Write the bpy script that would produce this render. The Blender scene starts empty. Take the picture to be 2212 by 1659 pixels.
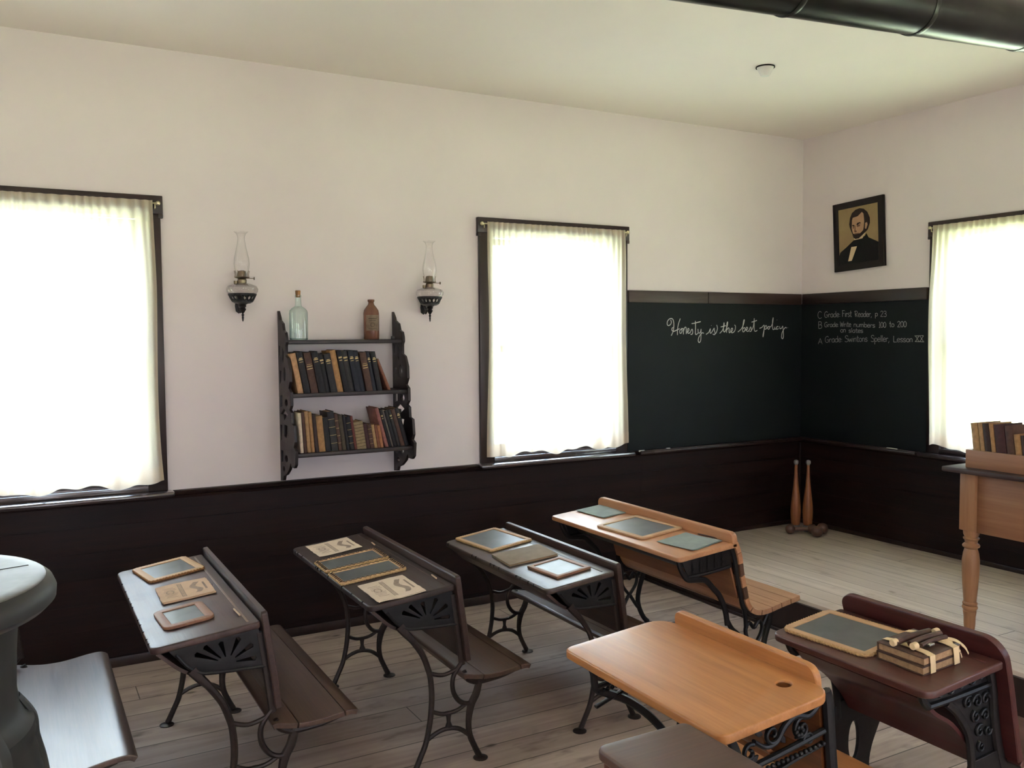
import bpy, bmesh, math, random
from mathutils import Vector, Matrix
random.seed(7)
SC = bpy.context.scene
COL = SC.collection
PI = math.pi
rad = math.radians

# ------------------------------------------------------------------ materials
def new_mat(name):
    m = bpy.data.materials.new(name); m.use_nodes = True
    nt = m.node_tree; nt.nodes.clear()
    out = nt.nodes.new('ShaderNodeOutputMaterial')
    return m, nt, out

def lin(c):
    return tuple((x/12.92 if x <= .04045 else ((x+.055)/1.055)**2.4) for x in (v/255 for v in c)) + (1,)

def bsdf(nt, out, rough=.5, spec=.5, metal=0, coat=0):
    b = nt.nodes.new('ShaderNodeBsdfPrincipled')
    b.inputs['Roughness'].default_value = rough
    b.inputs['Specular IOR Level'].default_value = spec
    b.inputs['Metallic'].default_value = metal
    b.inputs['Coat Weight'].default_value = coat
    b.inputs['Coat Roughness'].default_value = .25
    nt.links.new(b.outputs[0], out.inputs[0])
    return b

def coords(nt, scale, loc=(0, 0, 0)):
    tc = nt.nodes.new('ShaderNodeTexCoord'); mp = nt.nodes.new('ShaderNodeMapping')
    mp.inputs['Scale'].default_value = scale; mp.inputs['Location'].default_value = loc
    nt.links.new(tc.outputs['Object'], mp.inputs[0])
    return mp.outputs[0]

def noise(nt, vec, scale=1, detail=4, rough=.55, dist=0):
    n = nt.nodes.new('ShaderNodeTexNoise')
    n.inputs['Scale'].default_value = scale; n.inputs['Detail'].default_value = detail
    n.inputs['Roughness'].default_value = rough; n.inputs['Distortion'].default_value = dist
    nt.links.new(vec, n.inputs['Vector'])
    return n.outputs['Fac']

def ramp(nt, fac, stops):
    r = nt.nodes.new('ShaderNodeValToRGB')
    while len(r.color_ramp.elements) < len(stops): r.color_ramp.elements.new(.5)
    for e, (p, c) in zip(r.color_ramp.elements, stops): e.position = p; e.color = c
    nt.links.new(fac, r.inputs[0])
    return r.outputs[0]

def mixc(nt, fac, a, b, mode='MIX'):
    m = nt.nodes.new('ShaderNodeMix'); m.data_type = 'RGBA'; m.blend_type = mode
    for s, v in ((m.inputs[0], fac), (m.inputs[6], a), (m.inputs[7], b)):
        if hasattr(v, 'is_linked'): nt.links.new(v, s)
        else: s.default_value = v
    return m.outputs[2]

def math_(nt, op, a, b=None):
    m = nt.nodes.new('ShaderNodeMath'); m.operation = op
    for s, v in zip(m.inputs, (a, b)):
        if v is None: continue
        if hasattr(v, 'is_linked'): nt.links.new(v, s)
        else: s.default_value = v
    return m.outputs[0]

def bump(nt, b, h, strength=.2, dist=.005):
    n = nt.nodes.new('ShaderNodeBump'); n.inputs['Strength'].default_value = strength
    n.inputs['Distance'].default_value = dist
    nt.links.new(h, n.inputs['Height']); nt.links.new(n.outputs[0], b.inputs['Normal'])

def wood(name, dark, light, axis='Y', scale=1., rough=.4, spec=.5, coat=0, stain=None, bmp=.15):
    m, nt, out = new_mat(name); b = bsdf(nt, out, rough, spec, 0, coat)
    s = [28*scale]*3; s['XYZ'.index(axis)] = 1.6*scale
    f = noise(nt, coords(nt, s), 1, 5, .6, .6)
    s2 = [140*scale]*3; s2['XYZ'.index(axis)] = 5*scale
    g = noise(nt, coords(nt, s2), 1, 3, .6)
    c = ramp(nt, f, [(.32, lin(dark)), (.68, lin(light))])
    c = mixc(nt, .35, c, ramp(nt, g, [(.3, lin(dark)), (.7, lin(light))]))
    if stain:
        st = noise(nt, coords(nt, (5, 5, 5)), 1, 4, .6)
        c = mixc(nt, ramp(nt, st, [(.5, (0, 0, 0, 1)), (.72, (1, 1, 1, 1))]), c, lin(stain))
    nt.links.new(c, b.inputs['Base Color'])
    if bmp: bump(nt, b, g, bmp, .002)
    rr = math_(nt, 'MULTIPLY_ADD', f, .25); rr.node.inputs[2].default_value = rough-.12
    nt.links.new(rr, b.inputs['Roughness'])
    return m

def plain(name, c, rough=.6, spec=.4, metal=0, var=.15, scale=30, bmp=0):
    m, nt, out = new_mat(name); b = bsdf(nt, out, rough, spec, metal)
    f = noise(nt, coords(nt, (scale,)*3), 1, 4)
    l = lin(c)
    d = tuple(v*(1-var) for v in l[:3])+(1,); h = tuple(min(1, v*(1+var)) for v in l[:3])+(1,)
    nt.links.new(ramp(nt, f, [(.3, d), (.7, h)]), b.inputs['Base Color'])
    if bmp: bump(nt, b, f, bmp, .003)
    return m

def glassy(name, tint, refl=.06, edge=.5):
    """thin blown glass: clear, tinted towards its rim, with fresnel reflections"""
    m, nt, out = new_mat(name)
    t = nt.nodes.new('ShaderNodeBsdfTransparent'); g = nt.nodes.new('ShaderNodeBsdfGlossy')
    g.inputs['Roughness'].default_value = .04
    lw = nt.nodes.new('ShaderNodeLayerWeight'); lw.inputs['Blend'].default_value = .5
    c = ramp(nt, lw.outputs['Facing'], [(.35, tint[0]), (1., tint[1])])
    nt.links.new(c, t.inputs[0])
    f = math_(nt, 'POWER', lw.outputs['Facing'], 2.2)
    f = math_(nt, 'MULTIPLY_ADD', f, edge); f.node.inputs[2].default_value = refl
    mx = nt.nodes.new('ShaderNodeMixShader')
    nt.links.new(f, mx.inputs[0]); nt.links.new(t.outputs[0], mx.inputs[1]); nt.links.new(g.outputs[0], mx.inputs[2])
    nt.links.new(mx.outputs[0], out.inputs[0])
    return m

def planks(name, across, w, cols, seam, rough=.55):
    """unpainted boards: `across` is the axis the boards are counted along"""
    m, nt, out = new_mat(name); b = bsdf(nt, out, rough, .35)
    tc = nt.nodes.new('ShaderNodeTexCoord'); sp = nt.nodes.new('ShaderNodeSeparateXYZ')
    nt.links.new(tc.outputs['Object'], sp.inputs[0])
    A = sp.outputs['XYZ'.index(across)]; L = sp.outputs[0 if across == 'Y' else 1]
    q = math_(nt, 'DIVIDE', A, w); idx = math_(nt, 'FLOOR', q); fr = math_(nt, 'FRACT', q)
    wn = nt.nodes.new('ShaderNodeTexWhiteNoise'); wn.noise_dimensions = '1D'; nt.links.new(idx, wn.inputs['W'])
    rnd = wn.outputs['Value']
    off = math_(nt, 'MULTIPLY', rnd, 37.)
    cb = nt.nodes.new('ShaderNodeCombineXYZ')
    nt.links.new(math_(nt, 'MULTIPLY', math_(nt, 'ADD', L, off), 1.1), cb.inputs[0])
    nt.links.new(math_(nt, 'MULTIPLY', A, 15.), cb.inputs[1]); nt.links.new(off, cb.inputs[2])
    f = noise(nt, cb.outputs[0], 1, 6, .62, .8)
    cb2 = nt.nodes.new('ShaderNodeCombineXYZ')
    nt.links.new(math_(nt, 'MULTIPLY', math_(nt, 'ADD', L, off), 4.), cb2.inputs[0])
    nt.links.new(math_(nt, 'MULTIPLY', A, 9.), cb2.inputs[1])
    k = noise(nt, cb2.outputs[0], 1, 3, .6)
    c = ramp(nt, f, [(.25, lin(cols[0])), (.5, lin(cols[1])), (.75, lin(cols[2]))])
    c = mixc(nt, ramp(nt, rnd, [(.2, (0, 0, 0, 1)), (1, (.65, .65, .65, 1))]), c, lin(cols[3]))
    c = mixc(nt, ramp(nt, k, [(.58, (0, 0, 0, 1)), (.76, (.7, .7, .7, 1))]), c, lin(cols[4]))
    big = noise(nt, tc.outputs['Object'], 1.7, 4, .6)
    c = mixc(nt, ramp(nt, big, [(.48, (0, 0, 0, 1)), (.7, (.55, .55, .55, 1))]), c, lin(cols[3]))
    # knots
    vo = nt.nodes.new('ShaderNodeTexVoronoi'); vo.inputs['Scale'].default_value = 1
    cb3 = nt.nodes.new('ShaderNodeCombineXYZ')
    nt.links.new(math_(nt, 'MULTIPLY', L, 2.2), cb3.inputs[0]); nt.links.new(math_(nt, 'MULTIPLY', A, 4.2), cb3.inputs[1])
    nt.links.new(cb3.outputs[0], vo.inputs['Vector'])
    c = mixc(nt, ramp(nt, vo.outputs['Distance'], [(.03, (.8, .8, .8, 1)), (.075, (0, 0, 0, 1))]), c, lin(cols[4]))
    e = math_(nt, 'ABSOLUTE', math_(nt, 'SUBTRACT', fr, .5))
    s = math_(nt, 'GREATER_THAN', e, .5-seam/w)
    c = mixc(nt, math_(nt, 'MULTIPLY', s, .8), c, lin((26, 22, 19)))
    # end joints
    jq = math_(nt, 'FRACT', math_(nt, 'DIVIDE', math_(nt, 'ADD', L, off), 3.7))
    j = math_(nt, 'LESS_THAN', jq, .0012)
    c = mixc(nt, math_(nt, 'MULTIPLY', j, .8), c, lin((30, 26, 22)))
    nt.links.new(c, b.inputs['Base Color'])
    hgt = math_(nt, 'SUBTRACT', math_(nt, 'MULTIPLY', f, .3), s)
    bump(nt, b, hgt, .35, .004)
    return m

def fabric_sheer(name):
    m, nt, out = new_mat(name)
    vec = coords(nt, (900, 900, 700))
    w = noise(nt, vec, 1, 2)
    col = ramp(nt, w, [(.3, lin((238, 220, 194))), (.7, lin((252, 237, 213)))])
    d = nt.nodes.new('ShaderNodeBsdfDiffuse'); t = nt.nodes.new('ShaderNodeBsdfTranslucent'); tr = nt.nodes.new('ShaderNodeBsdfTransparent')
    nt.links.new(col, d.inputs[0]); nt.links.new(col, t.inputs[0])
    m1 = nt.nodes.new('ShaderNodeMixShader'); m1.inputs[0].default_value = .55
    nt.links.new(d.outputs[0], m1.inputs[1]); nt.links.new(t.outputs[0], m1.inputs[2])
    m2 = nt.nodes.new('ShaderNodeMixShader'); m2.inputs[0].default_value = .32
    nt.links.new(m1.outputs[0], m2.inputs[1]); nt.links.new(tr.outputs[0], m2.inputs[2])
    nt.links.new(m2.outputs[0], out.inputs[0])
    return m

M = {}
M['plaster'] = plain('plaster', (226, 216, 216), .9, .1, 0, .02, 3)
M['ceiling'] = plain('ceiling_paint', (247, 239, 231), .9, .1, 0, .012, 2)
M['floor'] = planks('floor_boards', 'Y', .178, [(146, 129, 122), (174, 157, 148), (194, 178, 169), (124, 108, 101), (64, 53, 48)], .0026)
M['platform'] = planks('platform_boards', 'X', .135, [(172, 155, 142), (196, 180, 167), (214, 199, 187), (176, 160, 146), (134, 116, 101)], .0018)
M['wainscot'] = wood('dark_wainscot', (15, 8, 7), (36, 20, 16), 'X', .8, .5, .18)
M['wainscot_y'] = wood('dark_wainscot_right', (15, 8, 7), (36, 20, 16), 'Y', .8, .5, .18)
M['trim'] = wood('dark_trim', (24, 14, 12), (46, 28, 23), 'Z', .8, .38, .5)
M['stool'] = wood('sill_wood', (40, 30, 30), (56, 44, 43), 'X', .8, .16, .8, .8)
M['board'] = plain('blackboard_slate', (17, 22, 22), .62, .2, 0, .12, 3)
M['rail'] = wood('board_rail', (40, 27, 23), (62, 44, 37), 'X', .7, .45, .4)
M['rail_sheen'] = wood('board_rail_sheen', (58, 49, 43), (88, 78, 70), 'X', .7, .5, .35)  # light reflected off the left rail piece, put into a greyer colour
M['rail_y'] = wood('board_rail_right', (30, 22, 19), (46, 34, 29), 'Y', .7, .45, .4)
M['chalk'] = plain('chalk', (186, 186, 183), .95, .05, 0, .15, 200)
M['chalk_faint'] = plain('chalk_faint', (138, 138, 136), .95, .05, 0, .3, 120)
M['curtain'] = fabric_sheer('sheer_muslin')
M['pearl'] = plain('pearl_brass', (205, 195, 160), .25, .6, .6, .05)
M['pane'] = glassy('window_glass', ((.97, .98, .97, 1), (.9, .94, .92, 1)), .04, .3)
M['glass'] = glassy('clear_glass', ((.985, .98, .975, 1), (.78, .77, .76, 1)), .05, .8)
M['fontglass'] = glassy('pressed_glass', ((.93, .92, .91, 1), (.62, .6, .6, 1)), .10, .7)
M['aqua'] = glassy('aqua_glass', ((.89, .965, .945, 1), (.50, .68, .65, 1)), .07, .6)
M['iron'] = plain('cast_iron', (24, 22, 21), .42, .5, .3, .25, 60, .15)
M['iron_brown'] = plain('worn_cast_iron', (44, 35, 31), .45, .5, .25, .3, 60, .15)
M['iron_soft'] = plain('black_japanned_iron', (18, 18, 19), .45, .4, .1, .25, 60, .2)
M['brass'] = plain('old_brass', (112, 99, 80), .3, .5, .85, .2)
M['shelf'] = wood('ebonised_wood', (24, 17, 17), (44, 33, 32), 'Z', 1, .45, .45)
M['cork'] = plain('cork', (150, 112, 74), .9, .1, 0, .25, 150)
M['stoneware'] = plain('stoneware', (106, 70, 53), .2, .5, 0, .2, 25)
M['paperlabel'] = plain('old_label', (122, 106, 88), .8, .2, 0, .2, 60)
M['ink'] = plain('label_ink', (66, 58, 52), .9, .1, 0, .1)
M['page'] = plain('old_pages', (158, 130, 100), .9, .1, 0, .2, 90)
M['paper'] = plain('old_paper', (208, 190, 172), .85, .15, 0, .07, 14)
M['paperink'] = plain('faded_print', (150, 134, 122), .9, .1, 0, .15, 60)
M['buff'] = plain('buff_paper', (196, 168, 144), .85, .15, 0, .08, 14)
M['bluepaper'] = plain('blue_grey_paper', (140, 150, 148), .85, .15, 0, .08, 18)
M['greybook'] = plain('grey_booklet', (140, 128, 114), .8, .2, 0, .12, 20)
M['slate'] = plain('school_slate', (88, 93, 95), .36, .45, 0, .2, 9)
M['frame_pale'] = wood('pale_slate_frame', (168, 132, 98), (196, 162, 126), 'Y', 1.2, .55, .3)
M['frame_brown'] = wood('brown_slate_frame', (124, 88, 68), (152, 114, 90), 'Y', 1.2, .5, .3)
M['cord'] = plain('felt_cord', (142, 104, 72), .95, .05, 0, .3, 200)
M['cord_pale'] = plain('pale_cord', (186, 154, 112), .95, .05, 0, .3, 200)
M['top1'] = wood('worn_walnut', (58, 42, 38), (86, 66, 60), 'Y', 1, .4, .4, 0, (44, 32, 30))
M['top2'] = wood('dark_oak_top', (40, 30, 27), (66, 52, 46), 'Y', 1, .5, .4, .0, (34, 26, 24))
M['top3'] = wood('grey_brown_top', (54, 43, 37), (84, 70, 61), 'Y', 1, .36, .5, .2, (44, 36, 32))
M['edge_worn'] = wood('worn_edge', (90, 66, 52), (130, 100, 80), 'Y', 1.5, .5, .3)
M['back'] = wood('desk_back_walnut', (46, 32, 28), (72, 54, 48), 'Y', 1, .4, .45)
M['seat'] = wood('seat_walnut', (62, 45, 37), (92, 72, 61), 'Y', 1, .4, .45)
M['seat0'] = wood('seat_shiny', (72, 56, 50), (106, 88, 80), 'Y', 1, .34, .6, .4, None, .03)
M['oak'] = wood('light_oak', (166, 114, 78), (196, 146, 108), 'Y', 1, .38, .5, .15)
M['oak_back'] = wood('oak_back', (128, 82, 54), (160, 108, 74), 'Y', 1, .45, .4)
M['oak_seat'] = wood('oak_seat', (150, 112, 84), (180, 142, 112), 'Y', 1, .5, .35)
M['oak_dark'] = wood('oak_dark_slat', (76, 52, 40), (100, 70, 54), 'Y', 1, .5, .35)
M['honey'] = wood('honey_maple', (158, 102, 54), (192, 134, 82), 'Y', .8, .38, .45, .15)
M['honey_dark'] = wood('honey_shaded', (104, 62, 34), (138, 86, 48), 'Y', .8, .4, .45)  # shade on the inner faces is put into this darker honey
M['maroon'] = wood('maroon_stain', (62, 34, 30), (90, 54, 47), 'Y', 1, .38, .5, .15)
M['maroon_x'] = wood('maroon_back', (58, 27, 25), (84, 42, 38), 'Y', 1, .38, .5, .1)
M['chestwood'] = wood('chest_top', (62, 42, 33), (90, 64, 51), 'X', .8, .42, .45)
M['chestred'] = wood('chest_side', (70, 38, 28), (98, 56, 42), 'Z', .8, .4, .45)
M['hole'] = plain('dark_hole', (12, 10, 9), .9, .1)
M['stovetop'] = plain('polished_stove_lid', (98, 97, 96), .42, .45, .15, .45, 9, .15)
M['stove'] = plain('stove_iron', (44, 44, 41), .5, .4, .2, .2, 12)
M['pipe'] = plain('black_stovepipe', (34, 34, 30), .3, .5, .55, .3, 8)
M['pipeseam'] = plain('stovepipe_seam', (50, 50, 45), .32, .5, .6, .2)
M['maple'] = wood('desk_maple', (134, 94, 64), (158, 116, 82), 'Z', .7, .45, .4)
M['maple_y'] = wood('desk_maple_apron', (126, 86, 60), (148, 106, 76), 'Y', .7, .45, .4)
M['deskdark'] = wood('desk_top_edge', (44, 29, 26), (62, 44, 39), 'Y', .7, .5, .3)
M['club'] = wood('club_wood', (112, 66, 40), (154, 98, 62), 'Z', 1.5, .35, .5)
M['dumbbell'] = wood('dumbbell_wood', (70, 48, 40), (98, 70, 58), 'X', 1.5, .4, .5)
M['pewter'] = plain('grey_metal', (112, 112, 116), .5, .4, .2, .1)
M['white'] = plain('white_plastic', (232, 230, 224), .5, .3, 0, .02)
M['darkgap'] = plain('dark_gap', (40, 36, 32), .8, .2)
M['leather'] = plain('brown_leather', (72, 50, 40), .5, .4, 0, .3, 50)
M['strap'] = plain('cream_strap', (214, 190, 152), .75, .2, 0, .06, 20)
M['steel'] = plain('steel_clip', (170, 165, 155), .3, .5, .8, .1)
M['graphite'] = plain('slate_pencil', (196, 172, 146), .7, .2, 0, .1)
M['groove'] = plain('groove_sheen', (126, 110, 100), .35, .5, 0, .2, 60)  # gloss along the groove, painted in as a paler colour
M['pframe'] = wood('black_frame', (16, 11, 10), (27, 19, 17), 'Z', 1, .5, .25)
M['p_bg'] = plain('print_ground', (150, 130, 94), .8, .15, 0, .1, 6)
M['p_coat'] = plain('print_coat', (28, 28, 27), .8, .15, 0, .1)
M['p_skin'] = plain('print_skin', (178, 142, 112), .8, .15, 0, .08, 20)
M['p_shade'] = plain('print_line', (112, 84, 66), .8, .15, 0, .08)
M['p_hair'] = plain('print_hair', (50, 40, 37), .8, .15, 0, .2, 60)
M['p_shirt'] = plain('print_shirt', (206, 184, 150), .8, .15, 0, .05)
M['grass'] = plain('outside_grass', (110, 125, 80), .9, .1, 0, .2, 4)

# ------------------------------------------------------------------ geometry helpers
def obj(name, bm, mat, parent=None, smooth=35):
    me = bpy.data.meshes.new(name)
    if isinstance(bm, bpy.types.Mesh): me = bm; me.name = name
    else: bm.normal_update(); bm.to_mesh(me); bm.free()
    if len(me.materials): me.materials.clear()
    for mm in (mat if isinstance(mat, (list, tuple)) else [mat]): me.materials.append(M[mm])
    if smooth:
        for p in me.polygons: p.use_smooth = True
        me.set_sharp_from_angle(angle=rad(smooth))
    o = bpy.data.objects.new(name, me); COL.objects.link(o)
    if parent: o.parent = parent
    return o

def tag(o, label, cat, group=None):
    o['label'] = label; o['category'] = cat
    if group: o['group'] = group
    return o

def thing(name, label, cat, loc=(0, 0, 0), rot=(0, 0, 0), group=None):
    o = bpy.data.objects.new(name, None); COL.objects.link(o)
    o.empty_display_size = .05
    o.location = loc; o.rotation_euler = rot if isinstance(rot, tuple) else (0, 0, rot)
    return tag(o, label, cat, group)

def struct(name, bm, mat, parent=None, smooth=35):
    o = obj(name, bm, mat, parent, smooth)
    if not parent: o['kind'] = 'structure'
    return o

def dup(root, loc, rot=None, label=None, group=None):
    r = root.copy(); COL.objects.link(r); r.location = loc
    if rot is not None: r.rotation_euler = rot if isinstance(rot, tuple) else (0, 0, rot)
    if label: r['label'] = label
    if group: r['group'] = group
    for ch in list(root.children):
        c = ch.copy(); COL.objects.link(c); c.parent = r
        for g in list(ch.children):
            d = g.copy(); COL.objects.link(d); d.parent = c
    return r

def BM(): return bmesh.new()

def add_box(bm, x0, x1, y0, y1, z0, z1, bev=0, mi=0):
    a = BM(); bmesh.ops.create_cube(a, size=1)
    for v in a.verts:
        v.co = Vector(((x0+x1)/2+v.co.x*(x1-x0), (y0+y1)/2+v.co.y*(y1-y0), (z0+z1)/2+v.co.z*(z1-z0)))
    if bev: bmesh.ops.bevel(a, geom=list(a.edges), offset=bev, segments=2, affect='EDGES', profile=.5)
    merge(bm, a, mi=mi); return bm

def merge(bm, a, mat=None, mi=0):
    me = bpy.data.meshes.new('tmp'); 
    if mat is not None: a.transform(mat)
    for f in a.faces: f.material_index = mi
    a.to_mesh(me); a.free(); bm.from_mesh(me); bpy.data.meshes.remove(me)

def box(*a, **k): return add_box(BM(), *a, **k)

def crom(pts, n=6, closed=False):
    P = [Vector(p) for p in pts]
    if len(P) < 3 and not closed: return P
    out = []; N = len(P)
    for i in range(N if closed else N-1):
        if closed: a, b, c, d = P[(i-1) % N], P[i], P[(i+1) % N], P[(i+2) % N]
        else: a, b, c, d = P[max(i-1, 0)], P[i], P[i+1], P[min(i+2, N-1)]
        for k in range(n):
            t = k/n
            out.append(.5*((2*b)+(c-a)*t+(2*a-5*b+4*c-d)*t*t+(3*b-a-3*c+d)*t**3))
    if not closed: out.append(P[-1])
    return out

def add_tube(bm, pts, r, seg=8, side=Vector((0, 1, 0)), tk=None, smooth_n=5, closed=False, mi=0):
    """sweep an ellipse: r in the plane of the path, tk along `side`; r may be a list (per control point)"""
    n0 = len(pts); P = crom(pts, smooth_n, closed) if smooth_n > 1 else [Vector(p) for p in pts]
    N = len(P); rings = []
    side = Vector(side)
    for i, p in enumerate(P):
        if closed: t = P[(i+1) % N]-P[i-1]
        else: t = P[min(i+1, N-1)]-P[max(i-1, 0)]
        if t.length < 1e-9: t = Vector((0, 0, 1))
        t.normalize()
        s = side-t*side.dot(t)
        if s.length < 1e-4: s = t.orthogonal()
        s.normalize(); n = t.cross(s)
        if isinstance(r, (list, tuple)):
            f = i/(N-1)*(n0-1); k = min(int(f), n0-2); rr = r[k]+(r[k+1]-r[k])*(f-k)
        else: rr = r
        tt = tk if tk else rr
        rings.append([bm.verts.new(p+n*rr*math.cos(2*PI*j/seg)+s*tt*math.sin(2*PI*j/seg)) for j in range(seg)])
    for i in range(N if closed else N-1):
        A, B = rings[i], rings[(i+1) % N]
        for j in range(seg):
            f = bm.faces.new((A[j], A[(j+1) % seg], B[(j+1) % seg], B[j])); f.material_index = mi
    if not closed:
        f = bm.faces.new(rings[0][::-1]); f.material_index = mi
        f = bm.faces.new(rings[-1]); f.material_index = mi
    return bm

def add_lathe(bm, prof, seg=24, c=(0, 0, 0), axis='Z', mi=0, cap=True):
    rings = []
    for r, z in prof:
        r = max(r, 1e-4); ring = []
        for j in range(seg):
            a = 2*PI*j/seg; x, y = r*math.cos(a), r*math.sin(a)
            v = {'Z': (x, y, z), 'X': (z, x, y), 'Y': (y, z, x)}[axis]
            ring.append(bm.verts.new(Vector(v)+Vector(c)))
        rings.append(ring)
    for A, B in zip(rings, rings[1:]):
        for j in range(seg):
            f = bm.faces.new((A[j], A[(j+1) % seg], B[(j+1) % seg], B[j])); f.material_index = mi
    if cap:
        f = bm.faces.new(rings[0][::-1]); f.material_index = mi
        f = bm.faces.new(rings[-1]); f.material_index = mi
    return bm

def add_prism(bm, poly, y0, y1, bev=0, mi=0):
    """polygon in XZ swept along Y"""
    a = BM()
    A = [a.verts.new((p[0], y0, p[1])) for p in poly]; B = [a.verts.new((p[0], y1, p[1])) for p in poly]
    n = len(poly)
    fa = a.faces.new(A); fb = a.faces.new(B[::-1])
    for i in range(n): a.faces.new((A[(i+1) % n], A[i], B[i], B[(i+1) % n]))
    bmesh.ops.recalc_face_normals(a, faces=list(a.faces))
    if bev: bmesh.ops.bevel(a, geom=[e for f in (fa, fb) for e in f.edges], offset=bev, segments=2, affect='EDGES', profile=.5)
    merge(bm, a, mi=mi); return bm

def prism(*a, **k): return add_prism(BM(), *a, **k)

def fret(loops, depth, bev=0, plane='XY', res=2):
    """flat plate from closed 2D loops (later loops inside = holes), centred on its plane"""
    cu = bpy.data.curves.new('tmp', 'CURVE'); cu.dimensions = '2D'; cu.fill_mode = 'BOTH'
    cu.extrude = max(depth/2-bev, 1e-5); cu.bevel_depth = bev; cu.bevel_resolution = res; cu.offset = -bev
    for L in loops:
        s = cu.splines.new('POLY'); s.points.add(len(L)-1); s.use_cyclic_u = True
        for p, q in zip(s.points, L): p.co = (q[0], q[1], 0, 1)
    o = bpy.data.objects.new('tmp', cu); COL.objects.link(o)
    dg = bpy.context.evaluated_depsgraph_get(); dg.update()
    me = bpy.data.meshes.new_from_object(o.evaluated_get(dg))
    bm = BM(); bm.from_mesh(me)
    bpy.data.objects.remove(o); bpy.data.curves.remove(cu); bpy.data.meshes.remove(me)
    bmesh.ops.remove_doubles(bm, verts=list(bm.verts), dist=1e-5)
    if plane == 'XZ': bm.transform(Matrix(((1, 0, 0, 0), (0, 0, -1, 0), (0, 1, 0, 0), (0, 0, 0, 1))))
    if plane == 'YZ': bm.transform(Matrix(((0, 0, 1, 0), (1, 0, 0, 0), (0, 1, 0, 0), (0, 0, 0, 1))))
    bmesh.ops.recalc_face_normals(bm, faces=list(bm.faces))
    return bm

def rrect(x0, x1, y0, y1, r, n=5):
    """rounded rectangle; r one radius or four (x0y0, x1y0, x1y1, x0y1)"""
    if not isinstance(r, (list, tuple)): r = [r]*4
    out = []
    for (cx, cy, a0), rr in zip(((x0, y0, PI), (x1, y0, 1.5*PI), (x1, y1, 0), (x0, y1, .5*PI)), r):
        ox = cx+rr if cx == x0 else cx-rr; oy = cy+rr if cy == y0 else cy-rr
        for k in range(n+1):
            a = a0+.5*PI*k/n; out.append((ox+rr*math.cos(a), oy+rr*math.sin(a)))
    return out

def circ(x, y, r, n=16): return [(x+r*math.cos(2*PI*k/n), y+r*math.sin(2*PI*k/n)) for k in range(n)]

def shear(bm, k, x0=0):
    for v in bm.verts: v.co.z += k*(v.co.x-x0)
    return bm

def offset_profile(pts, t):
    """open 2D profile to closed band, thickness t to its right/below side"""
    P = [Vector(p) for p in pts]; out = []
    for i, p in enumerate(P):
        d = P[min(i+1, len(P)-1)]-P[max(i-1, 0)]; d.normalize()
        out.append(p+Vector((d.y, -d.x))*t)
    return [tuple(p) for p in P]+[tuple(p) for p in out[::-1]]

def ease2(pts, n=5): return [(p.x, p.y) for p in (Vector((q.x, q.y)) for q in crom([(a, b, 0) for a, b in pts], n))]

# ------------------------------------------------------------------ room
H = 3.2; XB, YB = -9.5, -8.0; ZL = .894; PX, PH = -1.585, .219
WZ0, WZ1 = .93, 2.345     # glazed openings

def wall_mesh(span0, span1, opens, along, off0, off1):
    bm = BM(); cur = span0
    def bx(a, b, z0, z1):
        if along == 'X': add_box(bm, a, b, off0, off1, z0, z1)
        else: add_box(bm, off0, off1, a, b, z0, z1)
    for a, b in sorted(opens):
        bx(cur, a, 0, H); bx(a, b, 0, WZ0); bx(a, b, WZ1, H); cur = b
    bx(cur, span1, 0, H)
    return bm
CW = .105  # casing width
WIN_A = [(-2.845, -1.69), (-5.86, -4.69), (-8.87, -7.7)]
WIN_B = [(-2.28, -1.118), (-6.9, -5.74)]
opn = lambda L: [(a+CW, b-CW) for a, b in L]
struct('wall_left', wall_mesh(XB-.2, .2, opn(WIN_A), 'X', 0, .2), 'plaster')
struct('wall_right', wall_mesh(YB-.2, 0, opn(WIN_B), 'Y', 0, .2), 'plaster')
WIN_O = WIN_A
struct('wall_opposite', wall_mesh(XB-.2, .2, opn(WIN_O), 'X', YB-.2, YB), 'plaster')
struct('wall_back', wall_mesh(YB, 0, [], 'Y', XB-.2, XB), 'plaster')
struct('ceiling', box(XB-.2, .2, YB-.2, .2, H, H+.12), 'ceiling')
struct('floor', box(XB-.2, .2, YB-.2, .2, -.15, 0), 'floor')
pl = box(PX, -.004, YB+.01, -.004, .0, PH, bev=.006)
struct('platform', pl, 'platform')
r = BM(); add_box(r, PX-.018, PX-.0005, YB+.02, -.03, 0, PH-.022, mi=0)
add_box(r, PX-.034, PX-.018, YB+.02, -.03, 0, .018, bev=.005)
struct('trim_1', r, 'trim')
# wainscots: horizontal boards, cap moulding, baseboard
def wains(along, a, b, z0, m, name, n):
    bm = BM(); bh = .1325; z = z0
    def bx(s0, s1, d, za, zb, bev=.003):
        if along == 'X': add_box(bm, s0, s1, -d, -.0005, za, zb, bev=bev)
        else: add_box(bm, -d, -.0005, s0, s1, za, zb, bev=bev)
    edges = [z0]; k = ZL-.02
    lv = []
    while k > z0+.01: lv.append(k); k -= bh
    lv.append(z0)
    for hi, lo in zip(lv, lv[1:]): bx(a, b, .022, lo, hi-.0003, .0007)
    struct(name, bm, m, None, 0)
def cap(along, a, b, m, name):
    bm = BM()
    prof = [(-.0005, ZL-.042), (-.026, ZL-.042), (-.03, ZL-.028), (-.044, ZL-.02), (-.047, ZL-.008), (-.042, ZL), (-.0005, ZL)]
    add_prism(bm, prof, a, b)
    if along == 'X':   # profile x is depth: rotate to wall A
        bm.transform(Matrix(((0, 1, 0, 0), (1, 0, 0, 0), (0, 0, 1, 0), (0, 0, 0, 1))))
        bmesh.ops.reverse_faces(bm, faces=list(bm.faces))
    struct(name, bm, m)
wains('X', XB, PX, 0, 'wainscot', 'trim_2', 1); wains('X', PX, -.022, PH, 'wainscot', 'trim_3', 1)
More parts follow.
